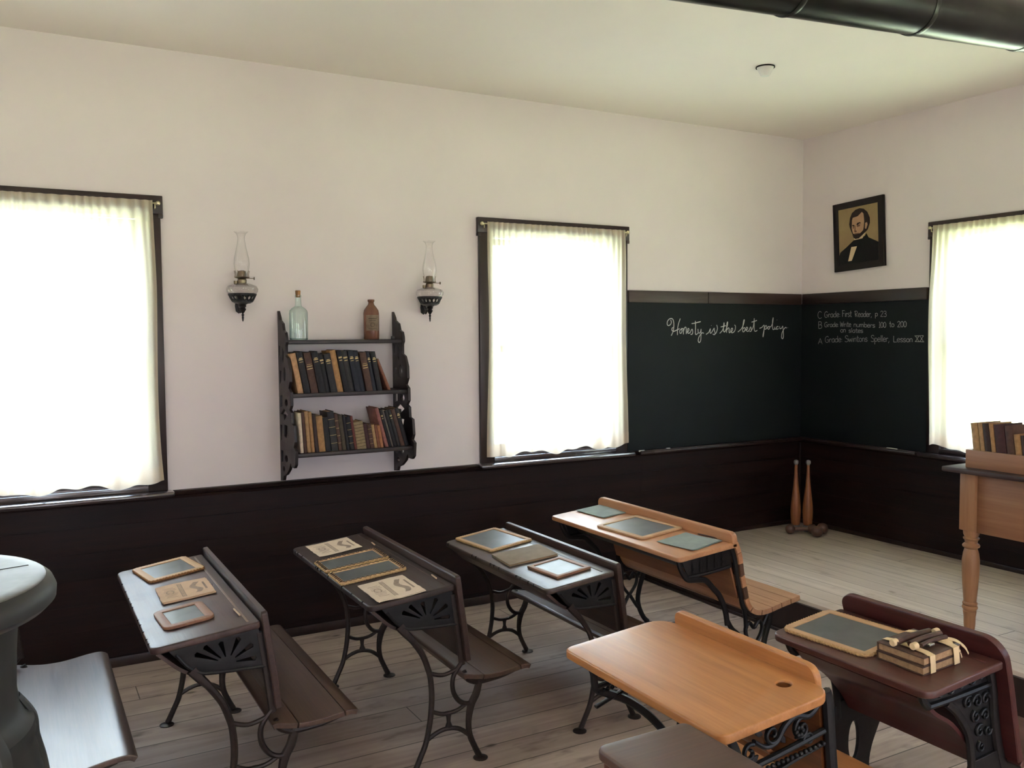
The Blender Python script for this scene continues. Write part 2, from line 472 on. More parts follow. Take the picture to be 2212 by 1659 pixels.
wains('Y', YB, -.001, PH, 'wainscot_y', 'trim_4', 1)
cap('X', XB, -.001, 'wainscot', 'trim_5'); cap('Y', YB, -.047, 'wainscot_y', 'trim_6')
bb = BM(); add_box(bb, XB, PX-.036, -.040, -.0225, 0, .055, bev=.006); struct('baseboard_left', bb, 'trim')
bb = BM(); add_box(bb, PX+.02, -.04, -.034, -.0225, PH, PH+.03, bev=.004)
struct('baseboard_platform', bb, 'trim')
bb = BM(); add_box(bb, -.034, -.0225, YB, -.035, PH, PH+.03, bev=.004); struct('baseboard_right', bb, 'trim')
bb = BM(); add_box(bb, -.034, -.0225, -.034, -.0225, PH+.03, ZL-.045, bev=.003); struct('trim_7', bb, 'trim')

# ------------------------------------------------------------------ windows
def window(n, w0, w1, along, base, sgn, curtained=True):
    """window in the wall plane; local x along wall (0..W), local -y towards the room"""
    W = w1-w0
    root = bpy.data.objects.new('window_%d' % n, None); COL.objects.link(root); root['kind'] = 'structure'
    if along == 'X': root.location = (w0, base, 0); root.rotation_euler = (0, 0, 0)
    elif along == 'B': root.location = (base, w1, 0); root.rotation_euler = (0, 0, -PI/2)
    elif along == 'O': root.location = (w1, base, 0); root.rotation_euler = (0, 0, PI)
    else: root.location = (base, w0, 0); root.rotation_euler = (0, 0, PI/2)
    f = BM()
    add_box(f, .008, CW, -.024, -.0008, ZL+.004, 2.345, bev=.003); add_box(f, W-CW, W-.008, -.024, -.0008, ZL+.004, 2.345, bev=.003)
    add_box(f, -.004, W+.004, -.03, -.0008, 2.345, 2.44, bev=.004)
    for xx in ((-.004, .02), (W-.02, W+.004)): add_box(f, xx[0], xx[1], -.03, -.0008, 2.325, 2.346, bev=.002)
    add_box(f, CW-.012, CW+.001, -.0008, .1, WZ0, WZ1); add_box(f, W-CW-.001, W-CW+.012, -.0008, .1, WZ0, WZ1)
    add_box(f, CW, W-CW, -.0008, .1, WZ1-.016, WZ1+.01)
    obj('casing', f, 'trim', root)
    s = BM()
    for z0, z1, y0 in ((WZ0, 1.64, .075), (1.60, WZ1-.016, .11)):
        add_box(s, CW+.001, CW+.05, y0, y0+.032, z0, z1, bev=.003); add_box(s, W-CW-.05, W-CW-.001, y0, y0+.032, z0, z1, bev=.003)
        add_box(s, CW+.05, W-CW-.05, y0, y0+.032, z0, z0+(.07 if z0 == WZ0 else .04), bev=.003)
        add_box(s, CW+.05, W-CW-.05, y0, y0+.032, z1-.045, z1, bev=.003)
        add_box(s, W/2-.01, W/2+.01, y0+.004, y0+.028, z0+.04, z1-.045, bev=.002)
    obj('sash', s, 'trim', root)
    p = BM(); add_box(p, CW+.045, W-CW-.045, .088, .091, WZ0+.06, 1.6); add_box(p, CW+.045, W-CW-.045, .124, .127, 1.635, WZ1-.05)
    obj('pane', p, 'pane', root)
    st = BM(); add_box(st, -.02, W+.02, -.088, -.0008, ZL-.026, ZL+.004, bev=.012); add_box(st, CW-.01, W-CW+.01, -.0008, .12, ZL+.004, WZ0+.004)
    add_box(st, CW-.002, W-CW+.002, -.026, -.0008, ZL+.004, ZL+.035, bev=.003)
    obj('window_sill', st, 'stool', root)
    return root
wi = 1
WINS = []
for (a, b), ln in zip(WIN_A, (1, 1, 1)): WINS.append((window(wi, a, b, 'X', 0, 1), b-a, 'A')); wi += 1
order = WINS
for a, b in WIN_B: WINS.append((window(wi, a, b, 'B', 0, 1), b-a, 'B')); wi += 1
for a, b in WIN_O: WINS.append((window(wi, a, b, 'O', YB, 1), b-a, 'O')); wi += 1

# curtains and rods, in the window's own frame
def curtain(W, left, right, seed, wl, label, rlabel, mat):
    rnd = random.Random(seed)
    t = thing('curtain', label, 'curtain'); t.matrix_world = mat
    rod_z = 2.398; nx, nz = 190, 40; bm = BM(); x0, x1 = left, W-right
    ph = [rnd.uniform(0, 6.28) for _ in range(8)]
    def pt(u, v, off=0):
        # v 0 top .. 1 bottom
        soft = min(1, v*3)
        fine = .006*math.sin(u*150+ph[0]+2*math.sin(u*21+ph[1]))*(1-.75*soft)
        fold = soft*(.013*math.sin(u*33+ph[2]+1.3*math.sin(u*9+ph[3]))+.008*math.sin(u*58+ph[4]))
        edge = .012*soft*math.exp(-min(u, 1-u)*14)
        sway = .012*soft*math.sin(v*5+ph[5])*(1 if u < .5 else -1)*math.exp(-min(u, 1-u)*8)
        x = x0+(x1-x0)*u+sway+.004*math.sin(u*60+ph[6])*soft
        if wl == 'flare': x += .03*v*v*(u**6)
        zb = .945+.012*math.sin(u*17+ph[7])+.008*math.sin(u*41+ph[1])
        z = (rod_z+.012)*(1-v)+zb*v
        return (x, -.0585-fine-fold-edge-off, z)
    G = [[bm.verts.new(pt(i/nx, (j/nz)**1.3)) for i in range(nx+1)] for j in range(nz+1)]
    for j in range(nz):
        for i in range(nx): bm.faces.new((G[j][i], G[j+1][i], G[j+1][i+1], G[j][i+1]))
    obj('cloth', bm, 'curtain', t, 180)
    hm = BM(); G = [[hm.verts.new(pt(i/nx, .948+.05*j, .0015)) for i in range(nx+1)] for j in range(2)]
    for i in range(nx): hm.faces.new((G[0][i], G[1][i], G[1][i+1], G[0][i+1]))
    obj('hem', hm, 'curtain', t, 180)
    rd = thing('curtain_rod', rlabel, 'curtain rod', group=None); rd.matrix_world = mat
    b = BM(); add_tube(b, [(left-.022, -.0455, rod_z), (W-right+.022, -.0455, rod_z)], .005, 8, smooth_n=1); obj('rod', b, 'pearl', rd)
    for x in (left-.028, W-right+.028):
        b = BM(); bmesh.ops.create_uvsphere(b, u_segments=14, v_segments=10, radius=.0125, matrix=Matrix.Translation((x, -.0455, rod_z))); obj('finial', b, 'pearl', rd)
        b = BM(); xx = x+(.014 if x < W/2 else -.014); add_tube(b, [(xx, -.0455, rod_z), (xx, -.048, rod_z-.024), (xx, -.0305, rod_z-.026)], .0035, 6); obj('bracket', b, 'pearl', rd)
bpy.context.view_layer.update()
CUR = [(0, .045, .05, 11, 'flare', 'sheer white curtain glowing at the left edge of the photo, beyond the first desk', 'thin rod with a pearly ball end over the leftmost window'),
       (1, .045, .05, 5, '', 'sheer white curtain between the wall bookshelf and the chalked motto', 'thin rod with pearly ball ends over the window beside the motto'),
       (3, .05, .03, 23, '', 'sheer white curtain right of the portrait, behind the teacher desk', 'thin rod with a pearly ball end over the window right of the portrait')]
for k, l, rr, sd, wl, lb, rlb in CUR:
    idx = {0: 1, 1: 0, 3: 3}[k]
    root, W, _ = WINS[idx]
    curtain(W, l, rr, sd, wl, lb, rlb, root.matrix_world.copy())

# ------------------------------------------------------------------ blackboards with chalk writing
def strokes(bm, L, place, r=.0028, n=4):
    for s in L:
        if len(s) == 1: s = [s[0], (s[0][0]+2, s[0][1]+1)]
        P = [place(p) for p in s]
        add_tube(bm, P, r, 6, side=place.nrm, tk=.0008, smooth_n=n)
class PlaceA:
    nrm = Vector((0, 1, 0))
    def __init__(s, y): s.y = y
    def __call__(s, p):
        px_, py_ = 1400+p[0]/6.9125, 660+p[1]/6.9125
        return Vector(pix(px_, py_, 1, s.y))
class PlaceB:
    nrm = Vector((1, 0, 0))
    def __init__(s, x): s.x = x
    def __call__(s, p):
        return Vector(pix(1740+p[0]/7.9, 650+p[1]/7.9, 0, s.x))
# the camera model (used both for the camera and to read positions on the two boards)
CAM = dict(f=1919.8, loc=(-5.378, -4.984, 1.707), yaw=rad(60.847), pitch=rad(-3.162), roll=rad(-.3796))
def cam_axes():
    y, p, ro = CAM['yaw'], CAM['pitch'], CAM['roll']
    f = Vector((math.cos(y)*math.cos(p), math.sin(y)*math.cos(p), math.sin(p)))
    r = f.cross(Vector((0, 0, 1))).normalized(); u = r.cross(f)
    c, s = math.cos(ro), math.sin(ro)
    return c*r+s*u, -s*r+c*u, f
CR, CU, CF = cam_axes()
def pix(x, y, ax, val):
    d = CR*((x-1106)/CAM['f'])-CU*((y-829.5)/CAM['f'])+CF
    C = Vector(CAM['loc']); t = (val-C[ax])/d[ax]
    return C+d*t

HONESTY = [[(338,215),(347,250),(335,282),(305,300),(285,280),(290,235),(320,200),(355,195),(378,225),(385,290),(378,370),(360,420),(345,450)],
 [(372,325),(356,345),(358,372),(385,385),(425,368),(470,345)], [(480,195),(455,270),(440,350),(438,440)],
 [(500,350),(474,372),(476,412),(495,410),(507,372),(492,348),(520,345)], [(525,340),(528,430)], [(528,385),(548,328),(568,335),(570,425)],
 [(575,400),(605,380),(610,350),(595,345),(585,385),(600,415),(625,405)], [(625,410),(655,352),(667,390),(660,425),(635,430)],
 [(705,230),(708,330),(705,420),(725,430),(742,412)], [(650,270),(700,262),(785,240)],
 [(745,350),(750,405),(775,405),(792,350)], [(792,350),(790,450),(785,520),(765,552),(748,530),(755,480),(785,430),(815,405),(830,418)],
 [(865,430),(905,400),(930,345),(925,398),(942,410),(985,340),(987,362),(1000,410),(990,435),(965,425)], [(990,435),(1020,400),(1035,340),(1025,290)], [(943,298)],
 [(1070,415),(1110,370),(1135,300),(1133,255),(1125,330),(1130,388),(1150,385),(1180,310),(1190,250),(1178,260),(1172,340),(1172,405)], [(1085,320),(1120,312),(1160,300)],
 [(1172,372),(1195,335),(1210,345),(1210,402),(1228,396),(1255,375),(1262,345),(1248,340),(1235,375),(1250,405),(1280,395),(1300,360),(1305,310),(1290,290)],
 [(1340,395),(1390,350),(1425,280),(1438,215),(1425,230),(1415,310),(1412,385),(1435,388),(1450,350),(1440,330),(1420,345)],
 [(1440,372),(1480,355),(1485,330),(1470,325),(1462,360),(1480,385),(1505,375),(1530,320),(1540,350),(1540,380),(1515,388)],
 [(1540,375),(1572,310),(1585,190)], [(1585,190),(1583,300),(1588,370),(1605,385),(1630,370)], [(1545,248),(1590,235),(1625,222)],
 [(1665,340),(1700,325),(1733,293),(1730,380),(1718,465),(1715,440),(1735,350),(1755,300),(1770,310),(1768,345),(1740,355)],
 [(1770,340),(1800,310),(1785,330),(1795,355),(1815,340),(1805,312),(1830,318),(1860,260),(1868,180),(1858,230),(1858,330),(1868,360),(1888,345)],
 [(1892,318),(1888,350),(1905,350),(1920,330)], [(1925,215)], [(1945,318),(1930,312),(1914,332),(1920,355),(1948,345)],
 [(1965,310),(1968,345),(1990,340),(2010,305)], [(2010,305),(2020,400),(2020,470),(2008,495),(1992,475),(2000,410),(2030,350),(2055,325),(2068,340)], [(2084,330)]]
# single-stroke print alphabet: (advance, strokes); cap height 1, x-height .58
F = {
 'C': (.62, [[(.55,.85),(.4,1),(.18,.9),(.05,.55),(.12,.15),(.35,0),(.58,.12)]]),
 'G': (.66, [[(.55,.85),(.38,1),(.15,.85),(.05,.5),(.12,.12),(.35,0),(.55,.15),(.58,.42)],[(.32,.42),(.6,.42)]]),
 'B': (.6, [[(.08,0),(.08,1)],[(.08,1),(.4,.98),(.48,.78),(.36,.56),(.08,.53)],[(.08,.53),(.46,.5),(.56,.25),(.42,.02),(.08,0)]]),
 'A': (.66, [[(.02,0),(.32,1)],[(.32,1),(.62,0)],[(.12,.35),(.52,.35)]]),
 'F': (.52, [[(.08,0),(.08,1)],[(.02,1),(.5,1)],[(.08,.55),(.4,.55)]]),
 'R': (.62, [[(.2,0),(.14,.5),(.14,1)],[(.0,.9),(.2,1),(.48,.95),(.52,.72),(.36,.52),(.14,.48)],[(.22,.48),(.4,.2),(.5,.0)]]),
 'W': (.78, [[(.02,1),(.18,0)],[(.18,0),(.36,.8)],[(.36,.8),(.52,0)],[(.52,0),(.72,1)]]),
 'S': (.56, [[(.5,.86),(.34,1),(.1,.9),(.1,.66),(.3,.52),(.5,.34),(.46,.08),(.22,0),(.02,.1)]]),
 'L': (.52, [[(.08,1),(.08,0)],[(.08,0),(.5,0)]]),
 'X': (.62, [[(.04,0),(.56,1)],[(.04,1),(.56,0)]]),
 'a': (.5, [[(.42,.5),(.25,.6),(.06,.42),(.06,.12),(.22,0),(.38,.12),(.42,.5)],[(.42,.55),(.42,.0)]]),
 'b': (.48, [[(.06,1),(.06,0)],[(.06,.1),(.22,0),(.42,.12),(.42,.42),(.26,.58),(.06,.42)]]),
 'd': (.5, [[(.42,.42),(.25,.58),(.06,.42),(.06,.12),(.22,0),(.42,.12)],[(.42,1),(.42,0)]]),
 'e': (.48, [[(.05,.32),(.42,.34),(.36,.55),(.2,.6),(.05,.4),(.08,.1),(.24,0),(.44,.1)]]),
 'i': (.2, [[(.1,.56),(.1,0)],[(.1,.76),(.11,.79)]]),
 'l': (.2, [[(.1,1),(.1,0)]]),
 'm': (.66, [[(.06,.58),(.06,0)],[(.06,.4),(.2,.58),(.31,.45),(.31,0)],[(.31,.42),(.46,.58),(.58,.42),(.58,0)]]),
 'n': (.46, [[(.06,.58),(.06,0)],[(.06,.4),(.22,.58),(.38,.44),(.38,0)]]),
 'o': (.48, [[(.24,.58),(.06,.42),(.06,.14),(.24,0),(.42,.14),(.42,.42),(.24,.58)]]),
 'p': (.48, [[(.06,.58),(.06,-.4)],[(.06,.42),(.24,.58),(.42,.42),(.4,.14),(.22,.02),(.06,.12)]]),
 'r': (.36, [[(.06,.58),(.06,0)],[(.06,.38),(.18,.56),(.34,.5)]]),
 's': (.42, [[(.36,.5),(.22,.6),(.06,.5),(.1,.34),(.3,.26),(.36,.1),(.2,0),(.03,.07)]]),
 't': (.36, [[(.16,.95),(.16,.08),(.24,0),(.33,.04)],[(.0,.62),(.34,.62)]]),
 'u': (.48, [[(.06,.58),(.06,.12),(.2,0),(.4,.14)],[(.4,.58),(.4,0)]]),
 'w': (.62, [[(.02,.58),(.15,0)],[(.15,0),(.3,.48)],[(.3,.48),(.44,0)],[(.44,0),(.58,.58)]]),
 '0': (.52, [[(.26,1),(.06,.75),(.06,.25),(.26,0),(.46,.25),(.46,.75),(.26,1)]]),
 '1': (.34, [[(.17,1),(.17,0)],[(.04,0),(.3,0)],[(.06,1),(.18,1)]]),
 '2': (.56, [[(.06,.78),(.22,1),(.44,.9),(.46,.68),(.26,.35),(.06,.02)],[(.06,.02),(.52,.02)]]),
 '3': (.54, [[(.06,.9),(.26,1),(.46,.84),(.36,.58),(.2,.54)],[(.2,.54),(.44,.46),(.48,.18),(.28,0),(.04,.1)]]),
 ':': (.24, [[(.1,.42),(.12,.46)],[(.1,.06),(.12,.1)]]),
 ',': (.22, [[(.12,.08),(.1,-.06),(.03,-.2)]]),
}
LINES = [('C',205,280,300,300,120),('Grade:',320,600,284,272,100),('First',625,790,272,270,108),('Reader,',835,1135,272,270,98),('p',1185,1235,262,262,92),('23',1275,1385,268,270,96),
 ('B',215,285,470,470,115),('Grade:',320,575,447,440,82),('Write',590,780,442,440,88),('numbers',820,1190,442,455,86),('100',1250,1375,455,455,94),('to',1430,1515,446,444,100),('200',1565,1725,448,446,100),
 ('on',595,690,538,538,92),('slates',735,985,540,542,78),
 ('A',215,290,735,735,95),('Grade:',330,640,712,700,106),('Swintons',670,1060,700,694,108),('Speller,',1115,1435,696,696,110),('Lesson',1495,1830,702,702,104),('XX',1870,2020,696,696,100)]
def print_word(w, x0, x1, b0, b1, cap):
    tot = sum(F[c][0] for c in w); k = (x1-x0)/tot; x = x0; out = []
    for c in w:
        adv, st = F[c]
        for s in st:
            q = []
            for p in s:
                X = x+p[0]*k; q.append((X, b0+(b1-b0)*(X-x0)/(x1-x0)-p[1]*cap))
            out.append(q)
        x += adv*k
    return out

ta = thing('blackboard', 'black slate board left of the room corner with the chalked motto in script', 'blackboard', (0, 0, 0))
obj('board', box(-1.688, -.013, -.014, -.0006, ZL+.001, 1.93), 'board', ta)
rl = BM(); add_box(rl, -1.688, -.98, -.03, -.0006, 1.925, 2.008, bev=.004); obj('top_rail', rl, 'rail_sheen', ta)
rl = BM(); add_box(rl, -.977, -.03, -.03, -.0006, 1.925, 2.008, bev=.004); obj('top_rail', rl, 'rail', ta)
lg = BM(); add_box(lg, -1.62, -.05, -.075, -.0485, ZL-.022, ZL-.004, bev=.004); add_box(lg, -1.62, -.05, -.075, -.068, ZL-.004, ZL+.004, bev=.002); obj('chalk_ledge', lg, 'trim', ta)
w = BM(); 
w.free()
for a_, c_, lab in ((0, 12, 'Honesty'), (12, 15, 'is'), (15, 18, 'the'), (18, 23, 'best'), (23, 99, 'policy.')):
    w = BM(); strokes(w, HONESTY[a_:c_], PlaceA(-.0148), .0031); obj('chalk_word', w, 'chalk', ta)['label'] = 'white chalk script word '+lab
tb = thing('blackboard', 'black slate board right of the room corner with three lines of chalked grade lessons', 'blackboard', (0, 0, 0))
obj('board', box(-.014, -.0006, -1.12, -.0145, ZL+.001, 1.93), 'board', tb)
rl = BM(); add_box(rl, -.03, -.0006, -1.113, -.0305, 1.925, 2.008, bev=.004); obj('top_rail', rl, 'rail_y', tb)
lg = BM(); add_box(lg, -.075, -.0485, -1.08, -.077, ZL-.022, ZL-.004, bev=.004); add_box(lg, -.075, -.068, -1.08, -.077, ZL-.004, ZL+.004, bev=.002); obj('chalk_ledge', lg, 'trim', tb)
w = BM()
for a in LINES:
    w = BM(); strokes(w, print_word(*a), PlaceB(-.0148), .0021, 3)
    if a[0] == 'XX': strokes(w, [[(1862,597),(2012,592)], [(1868,694),(2024,700)]], PlaceB(-.0148), .0021, 1)
    obj('chalk_word', w, 'chalk_faint', tb)['label'] = 'chalked '+a[0]
for nm, (x, y), L, ax, lab in (('chalk_stick', (-1.375, -.0615), .035, 'X', 'short white chalk stub on the ledge left of the motto board middle'),
                        ('chalk_stick', (-1.605, -.0615), .045, 'X', 'white chalk stub on the ledge right beside the window'),
                        ('chalk_stick', (-.0615, -.89), .085, 'Y', 'long white chalk stick on the ledge under the grade lessons')):
    b = BM(); d = Vector((L/2, 0, 0)) if ax == 'X' else Vector((0, L/2, 0)); c = Vector((x, y, ZL+.0025))
    add_tube(b, [c-d, c+d], [.0054, .0062], 8, side=(0, 0, 1), smooth_n=1); tag(obj(nm, b, 'chalk'), lab, 'chalk', 'chalk on the ledges')

# ------------------------------------------------------------------ portrait
pt = thing('framed_picture', 'dark framed bust portrait of a bearded man in a black coat, hanging crooked', 'picture', (-.014, -.5435, 2.4165), (rad(-2.7), 0, 0))
PW, PHH = .44, .50
fr = fret([rrect(-PW/2, PW/2, -PHH/2, PHH/2, .001), rrect(-PW/2+.047, PW/2-.047, -PHH/2+.047, PHH/2-.047, .001)], .024, .004, 'YZ')
# seen from the room the picture's left is +y
obj('frame', fr, 'pframe', pt)
def pq(s, t): return ((.5-s)*PW, (.5-t)*PHH)     # s,t from the frame's top left as seen
SHAPES = [  # in the photograph's own flat areas, as fractions of the frame
 ('p_coat', [(.09,.80),(.13,.72),(.26,.655),(.40,.575),(.5,.565),(.63,.535),(.66,.5),(.70,.565),(.93,.67),(.93,.93),(.07,.93),(.07,.85)]),
 ('p_shirt', [(.355,.665),(.47,.665),(.36,.865),(.285,.865)]),
 ('p_shirt', [(.43,.57),(.58,.565),(.64,.495),(.62,.46),(.41,.55)]),
 ('p_coat', [(.345,.665),(.36,.61),(.42,.6),(.47,.615),(.56,.57),(.5,.66),(.42,.665)]),
 ('p_hair', [(.335,.375),(.325,.33),(.345,.24),(.385,.175),(.46,.135),(.54,.125),(.62,.145),(.69,.2),(.735,.29),(.735,.36),(.69,.45),(.63,.49),(.5,.56),(.42,.545),(.38,.47),(.36,.43)]),
 ('p_skin', [(.375,.40),(.385,.28),(.40,.245),(.50,.235),(.585,.185),(.615,.215),(.625,.32),(.615,.4),(.60,.455),(.54,.485),(.46,.49),(.40,.475),(.385,.43)]),
 ('p_skin', [(.645,.35),(.68,.345),(.69,.38),(.66,.44),(.637,.43)]),
 ('p_hair', [(.47,.355),(.49,.33),(.54,.325),(.565,.345),(.53,.345),(.49,.365)]),
 ('p_hair', [(.385,.355),(.40,.345),(.435,.36),(.43,.378),(.40,.37)]),
 ('p_shade', [(.475,.375),(.5,.36),(.55,.36),(.535,.385),(.49,.388)]),
 ('p_shade', [(.395,.385),(.43,.38),(.43,.40),(.40,.40)]),
 ('p_shade', [(.445,.37),(.455,.365),(.45,.43),(.48,.45),(.46,.465),(.425,.455)]),
 ('p_shade', [(.41,.485),(.44,.475),(.52,.48),(.53,.49),(.44,.492)]),
 ('p_hair', [(.39,.49),(.41,.50),(.46,.498),(.54,.492),(.62,.44),(.64,.45),(.6,.51),(.52,.555),(.45,.56),(.41,.535)]),
]
pm = BM(); names = ['p_bg', 'p_coat', 'p_skin', 'p_shade', 'p_hair', 'p_shirt']
add_box(pm, -.006, .012, -PW/2+.04, PW/2-.04, -PHH/2+.04, PHH/2-.04)
for k, (mn, poly) in enumerate(SHAPES):
    a = fret([[pq(*p) for p in poly]], .0006, 0, 'YZ'); a.transform(Matrix.Translation((-.0063-.00025*k, 0, 0)))
    merge(pm, a, mi=names.index(mn))
obj('print', pm, names, pt, 0)

# ------------------------------------------------------------------ wall shelf, bottles, books
PROF = [(0,1.849),(.033,1.814),(.040,1.798),(.096,1.777),(.112,1.74),(.15,1.728),(.163,1.70),(.165,1.675),(.15,1.655),(.149,1.602),(.19,1.588),(.222,1.53),(.226,1.463),(.198,1.425),(.236,1.405),(.238,1.333),(.21,1.309),(.243,1.296),(.249,1.238),(.29,1.23),(.302,1.143),(.282,1.113),(.316,1.096),(.306,1.02),(.279,1.0),(.23,1.0),(.213,1.022),(.183,.981),(.125,.946),(.07,.93),(.055,.904),(0,.897)]
def quadhole(c, w, h, n=8): return [(c[0]+w*math.cos(2*PI*k/n), c[1]+h*math.sin(2*PI*k/n)) for k in range(n)]
HOLES = [[(.02,1.655),(.045,1.655),(.04,1.6),(.02,1.6)], [(.02,1.515),(.06,1.52),(.05,1.46),(.022,1.44)], [(.085,1.65),(.12,1.62),(.105,1.56),(.08,1.585)],
 quadhole((.125,1.50),.022,.04), [(.02,1.375),(.07,1.385),(.068,1.322),(.022,1.312)], quadhole((.15,1.345),.03,.022), [(.03,1.275),(.10,1.31),(.175,1.282),(.10,1.245),(.09,1.275)],
 [(.02,1.213),(.05,1.215),(.045,1.13),(.022,1.127)], [(.1,1.22),(.17,1.22),(.14,1.15),(.095,1.157)], [(.02,1.07),(.065,1.073),(.06,1.01),(.025,1.006)], quadhole((.13,1.035),.03,.02), quadhole((.075,.972),.02,.016)]
sh = thing('wall_shelf', 'black three-tier wall bookshelf with pierced scalloped sides, between the two oil lamps', 'shelf', (-3.7475, 0, .897))
SX = .3405
for s in (-1, 1):
    b = fret([[(-y, z-.897) for y, z in PROF]]+[[(-y, z-.897) for y, z in h] for h in HOLES], .016, .0015, 'YZ')
    b.transform(Matrix.Translation((s*SX, -.001, 0)))
    obj('side_panel', b, 'shelf', sh)
SHZ = (1.686, 1.396, 1.078); SHD = (.155, .225, .30)
for z, d in zip(SHZ, SHD):
    obj('shelf_board', box(-SX+.0085, SX-.0085, -d, -.002, z-.897-.022, z-.897, bev=.003), 'shelf', sh)

bt = thing('glass_bottle', 'tall aqua glass bottle with a cork, on top of the wall bookshelf', 'bottle', (-4.002, -.09, 1.6865))
b = BM(); add_lathe(b, [(.0,.002),(.046,.002),(.05,.006),(.0505,.15),(.048,.163),(.036,.176),(.019,.187),(.0165,.20),(.0155,.235),(.0175,.238),(.0175,.248),(.014,.249)], 28, cap=False); obj('body', b, 'aqua', bt)
b = BM(); add_lathe(b, [(.048,.0012),(.049,.009),(.046,.009),(0,.007)], 28); obj('base', b, 'aqua', bt)
b = BM(); add_lathe(b, [(.0125,.236),(.0135,.25),(.0145,.272),(.013,.274)], 14); obj('cork', b, 'cork', bt)
bs = thing('stoneware_bottle', 'brown stoneware bottle with a paper label, on top of the wall bookshelf', 'bottle', (-3.577, -.09, 1.6865))
b = BM(); add_lathe(b, [(.043,.0),(.045,.004),(.0455,.15),(.042,.168),(.03,.186),(.0185,.2),(.0155,.212),(.0175,.216),(.02,.22),(.0195,.229),(.015,.23),(.012,.2)], 28); obj('body', b, 'stoneware', bs)
def arcpatch(r, a0, a1, z0, z1, n=12, off=0):
    b = BM(); A = [(b.verts.new((r*math.sin(a), -r*math.cos(a), z0)), b.verts.new((r*math.sin(a), -r*math.cos(a), z1))) for a in (a0+(a1-a0)*k/n for k in range(n+1))]
    for p, q in zip(A, A[1:]): b.faces.new((p[0], q[0], q[1], p[1]))
    return b
lb = obj('label', arcpatch(.0463, -1.05, .75, .05, .14), 'paperlabel', bs)
b = arcpatch(.0467, -.7, .35, .118, .122); merge(b, arcpatch(.0467, -.6, .25, .108, .1105)); merge(b, arcpatch(.0467, -.75, .4, .062, .064))
for k in range(16):
    a = 2*PI*k/16; merge(b, arcpatch(.0467, -.2+.24*math.cos(a)-.04, -.2+.24*math.cos(a)+.04, .084+.011*math.sin(a)-.0012, .084+.011*math.sin(a)+.0012, 2))
obj('print', b, 'ink', lb)
b = BM(); add_box(b, -.009, .009, -.009, .009, 0, .018, bev=.002); add_lathe(b, [(.004,.018),(.003,.023)], 8)
tag(obj('iron_weight', b, 'iron'), 'tiny black cube at the right end of the top shelf board', 'weight').location = (-3.458, -.12, 1.6865)

COLS = {'black': (30, 29, 31), 'navy': (30, 33, 42), 'charcoal': (42, 41, 41), 'brown': (74, 52, 43), 'dark brown': (52, 39, 35), 'tan': (150, 114, 74), 'pale tan': (176, 138, 102), 'cream': (198, 182, 160),
        'rust': (116, 74, 56), 'red': (92, 46, 42), 'rose': (134, 88, 80), 'olive': (66, 58, 44), 'grey': (96, 88, 82), 'orange': (150, 100, 68), 'maroon': (62, 36, 36), 'plaid': (128, 112, 82), 'sage': (120, 122, 108), 'khaki': (150, 120, 84)}
for k, v in COLS.items(): M['bk_'+k] = plain('cloth_'+k.replace(' ', '_'), v, .62, .3, 0, .25, 45)
M['gilt'] = plain('gilt', (176, 152, 104), .45, .5, .3, .3, 200)
M['darkband'] = plain('dark_band', (40, 30, 26), .7, .2)
def book(t, h, d, col, bands, label, loc, rotz=0, lean=0, group=None, squat=None):
    """upright book: spine to local -y, thickness along x from 0..t, height z, leaning by `lean` about its lower right edge"""
    e = thing('book', label, 'book', loc, (0, -lean, rotz) if rotz == 0 else (0, 0, rotz), group)
    if rotz: e.rotation_euler = (Matrix.Rotation(rotz, 3, 'Z') @ Matrix.Rotation(-lean, 3, 'Y')).to_euler()
    c = BM(); ct = min(.003, t*.16)
    add_box(c, -t, -t+ct, 0, d, 0, h, bev=.0008); add_box(c, -ct, 0, 0, d, 0, h, bev=.0008)
    # rounded spine
    arc = [(-t+t*k/8, -.0045*math.sin(PI*k/8)) for k in range(9)]
    a = BM(); R0 = [a.verts.new((x, y, 0)) for x, y in arc]; R1 = [a.verts.new((x, y, h)) for x, y in arc]
    q0 = [a.verts.new((x, .002, 0)) for x, y in arc]; q1 = [a.verts.new((x, .002, h)) for x, y in arc]
    for i in range(8):
        a.faces.new((R0[i], R0[i+1], R1[i+1], R1[i])); a.faces.new((q0[i+1], q0[i], q1[i], q1[i+1]))
        a.faces.new((R1[i], R1[i+1], q1[i+1], q1[i])); a.faces.new((R0[i+1], R0[i], q0[i], q0[i+1]))
    merge(c, a); obj('cover', c, 'bk_'+col, e)
    obj('pages', box(-t+ct, -ct, .002, d-.004, .003, h-.004), 'page', e, 0)
    if bands:
        g = BM()
        for z0, z1, wd in bands:
            a = BM(); n = 6
            P = [(-t+t*(.5-wd/2+wd*k/n), -.0045*math.sin(PI*(.5-wd/2+wd*k/n))-.0005) for k in range(n+1)]
            V0 = [a.verts.new((x, y, z0*h)) for x, y in P]; V1 = [a.verts.new((x, y, z1*h)) for x, y in P]
            for i in range(n): a.faces.new((V0[i], V0[i+1], V1[i+1], V1[i]))
            merge(g, a)
        obj('spine_bands', g, 'darkband' if col in ('tan', 'pale tan', 'cream', 'plaid', 'khaki') else 'gilt', e)
    return e
ORD = ['first', 'second', 'third', 'fourth', 'fifth', 'sixth', 'seventh', 'eighth', 'ninth', 'tenth', 'eleventh', 'twelfth', 'thirteenth', 'fourteenth', 'fifteenth', 'sixteenth', 'seventeenth', 'eighteenth', 'nineteenth', 'twentieth', 'twenty-first', 'twenty-second', 'twenty-third', 'twenty-fourth', 'twenty-fifth', 'twenty-sixth', 'twenty-seventh']
title = [(.80, .83, .7), (.84, .86, .5), (.75, .765, .6)]
title2 = [(.82, .86, .75), (.76, .78, .6)]
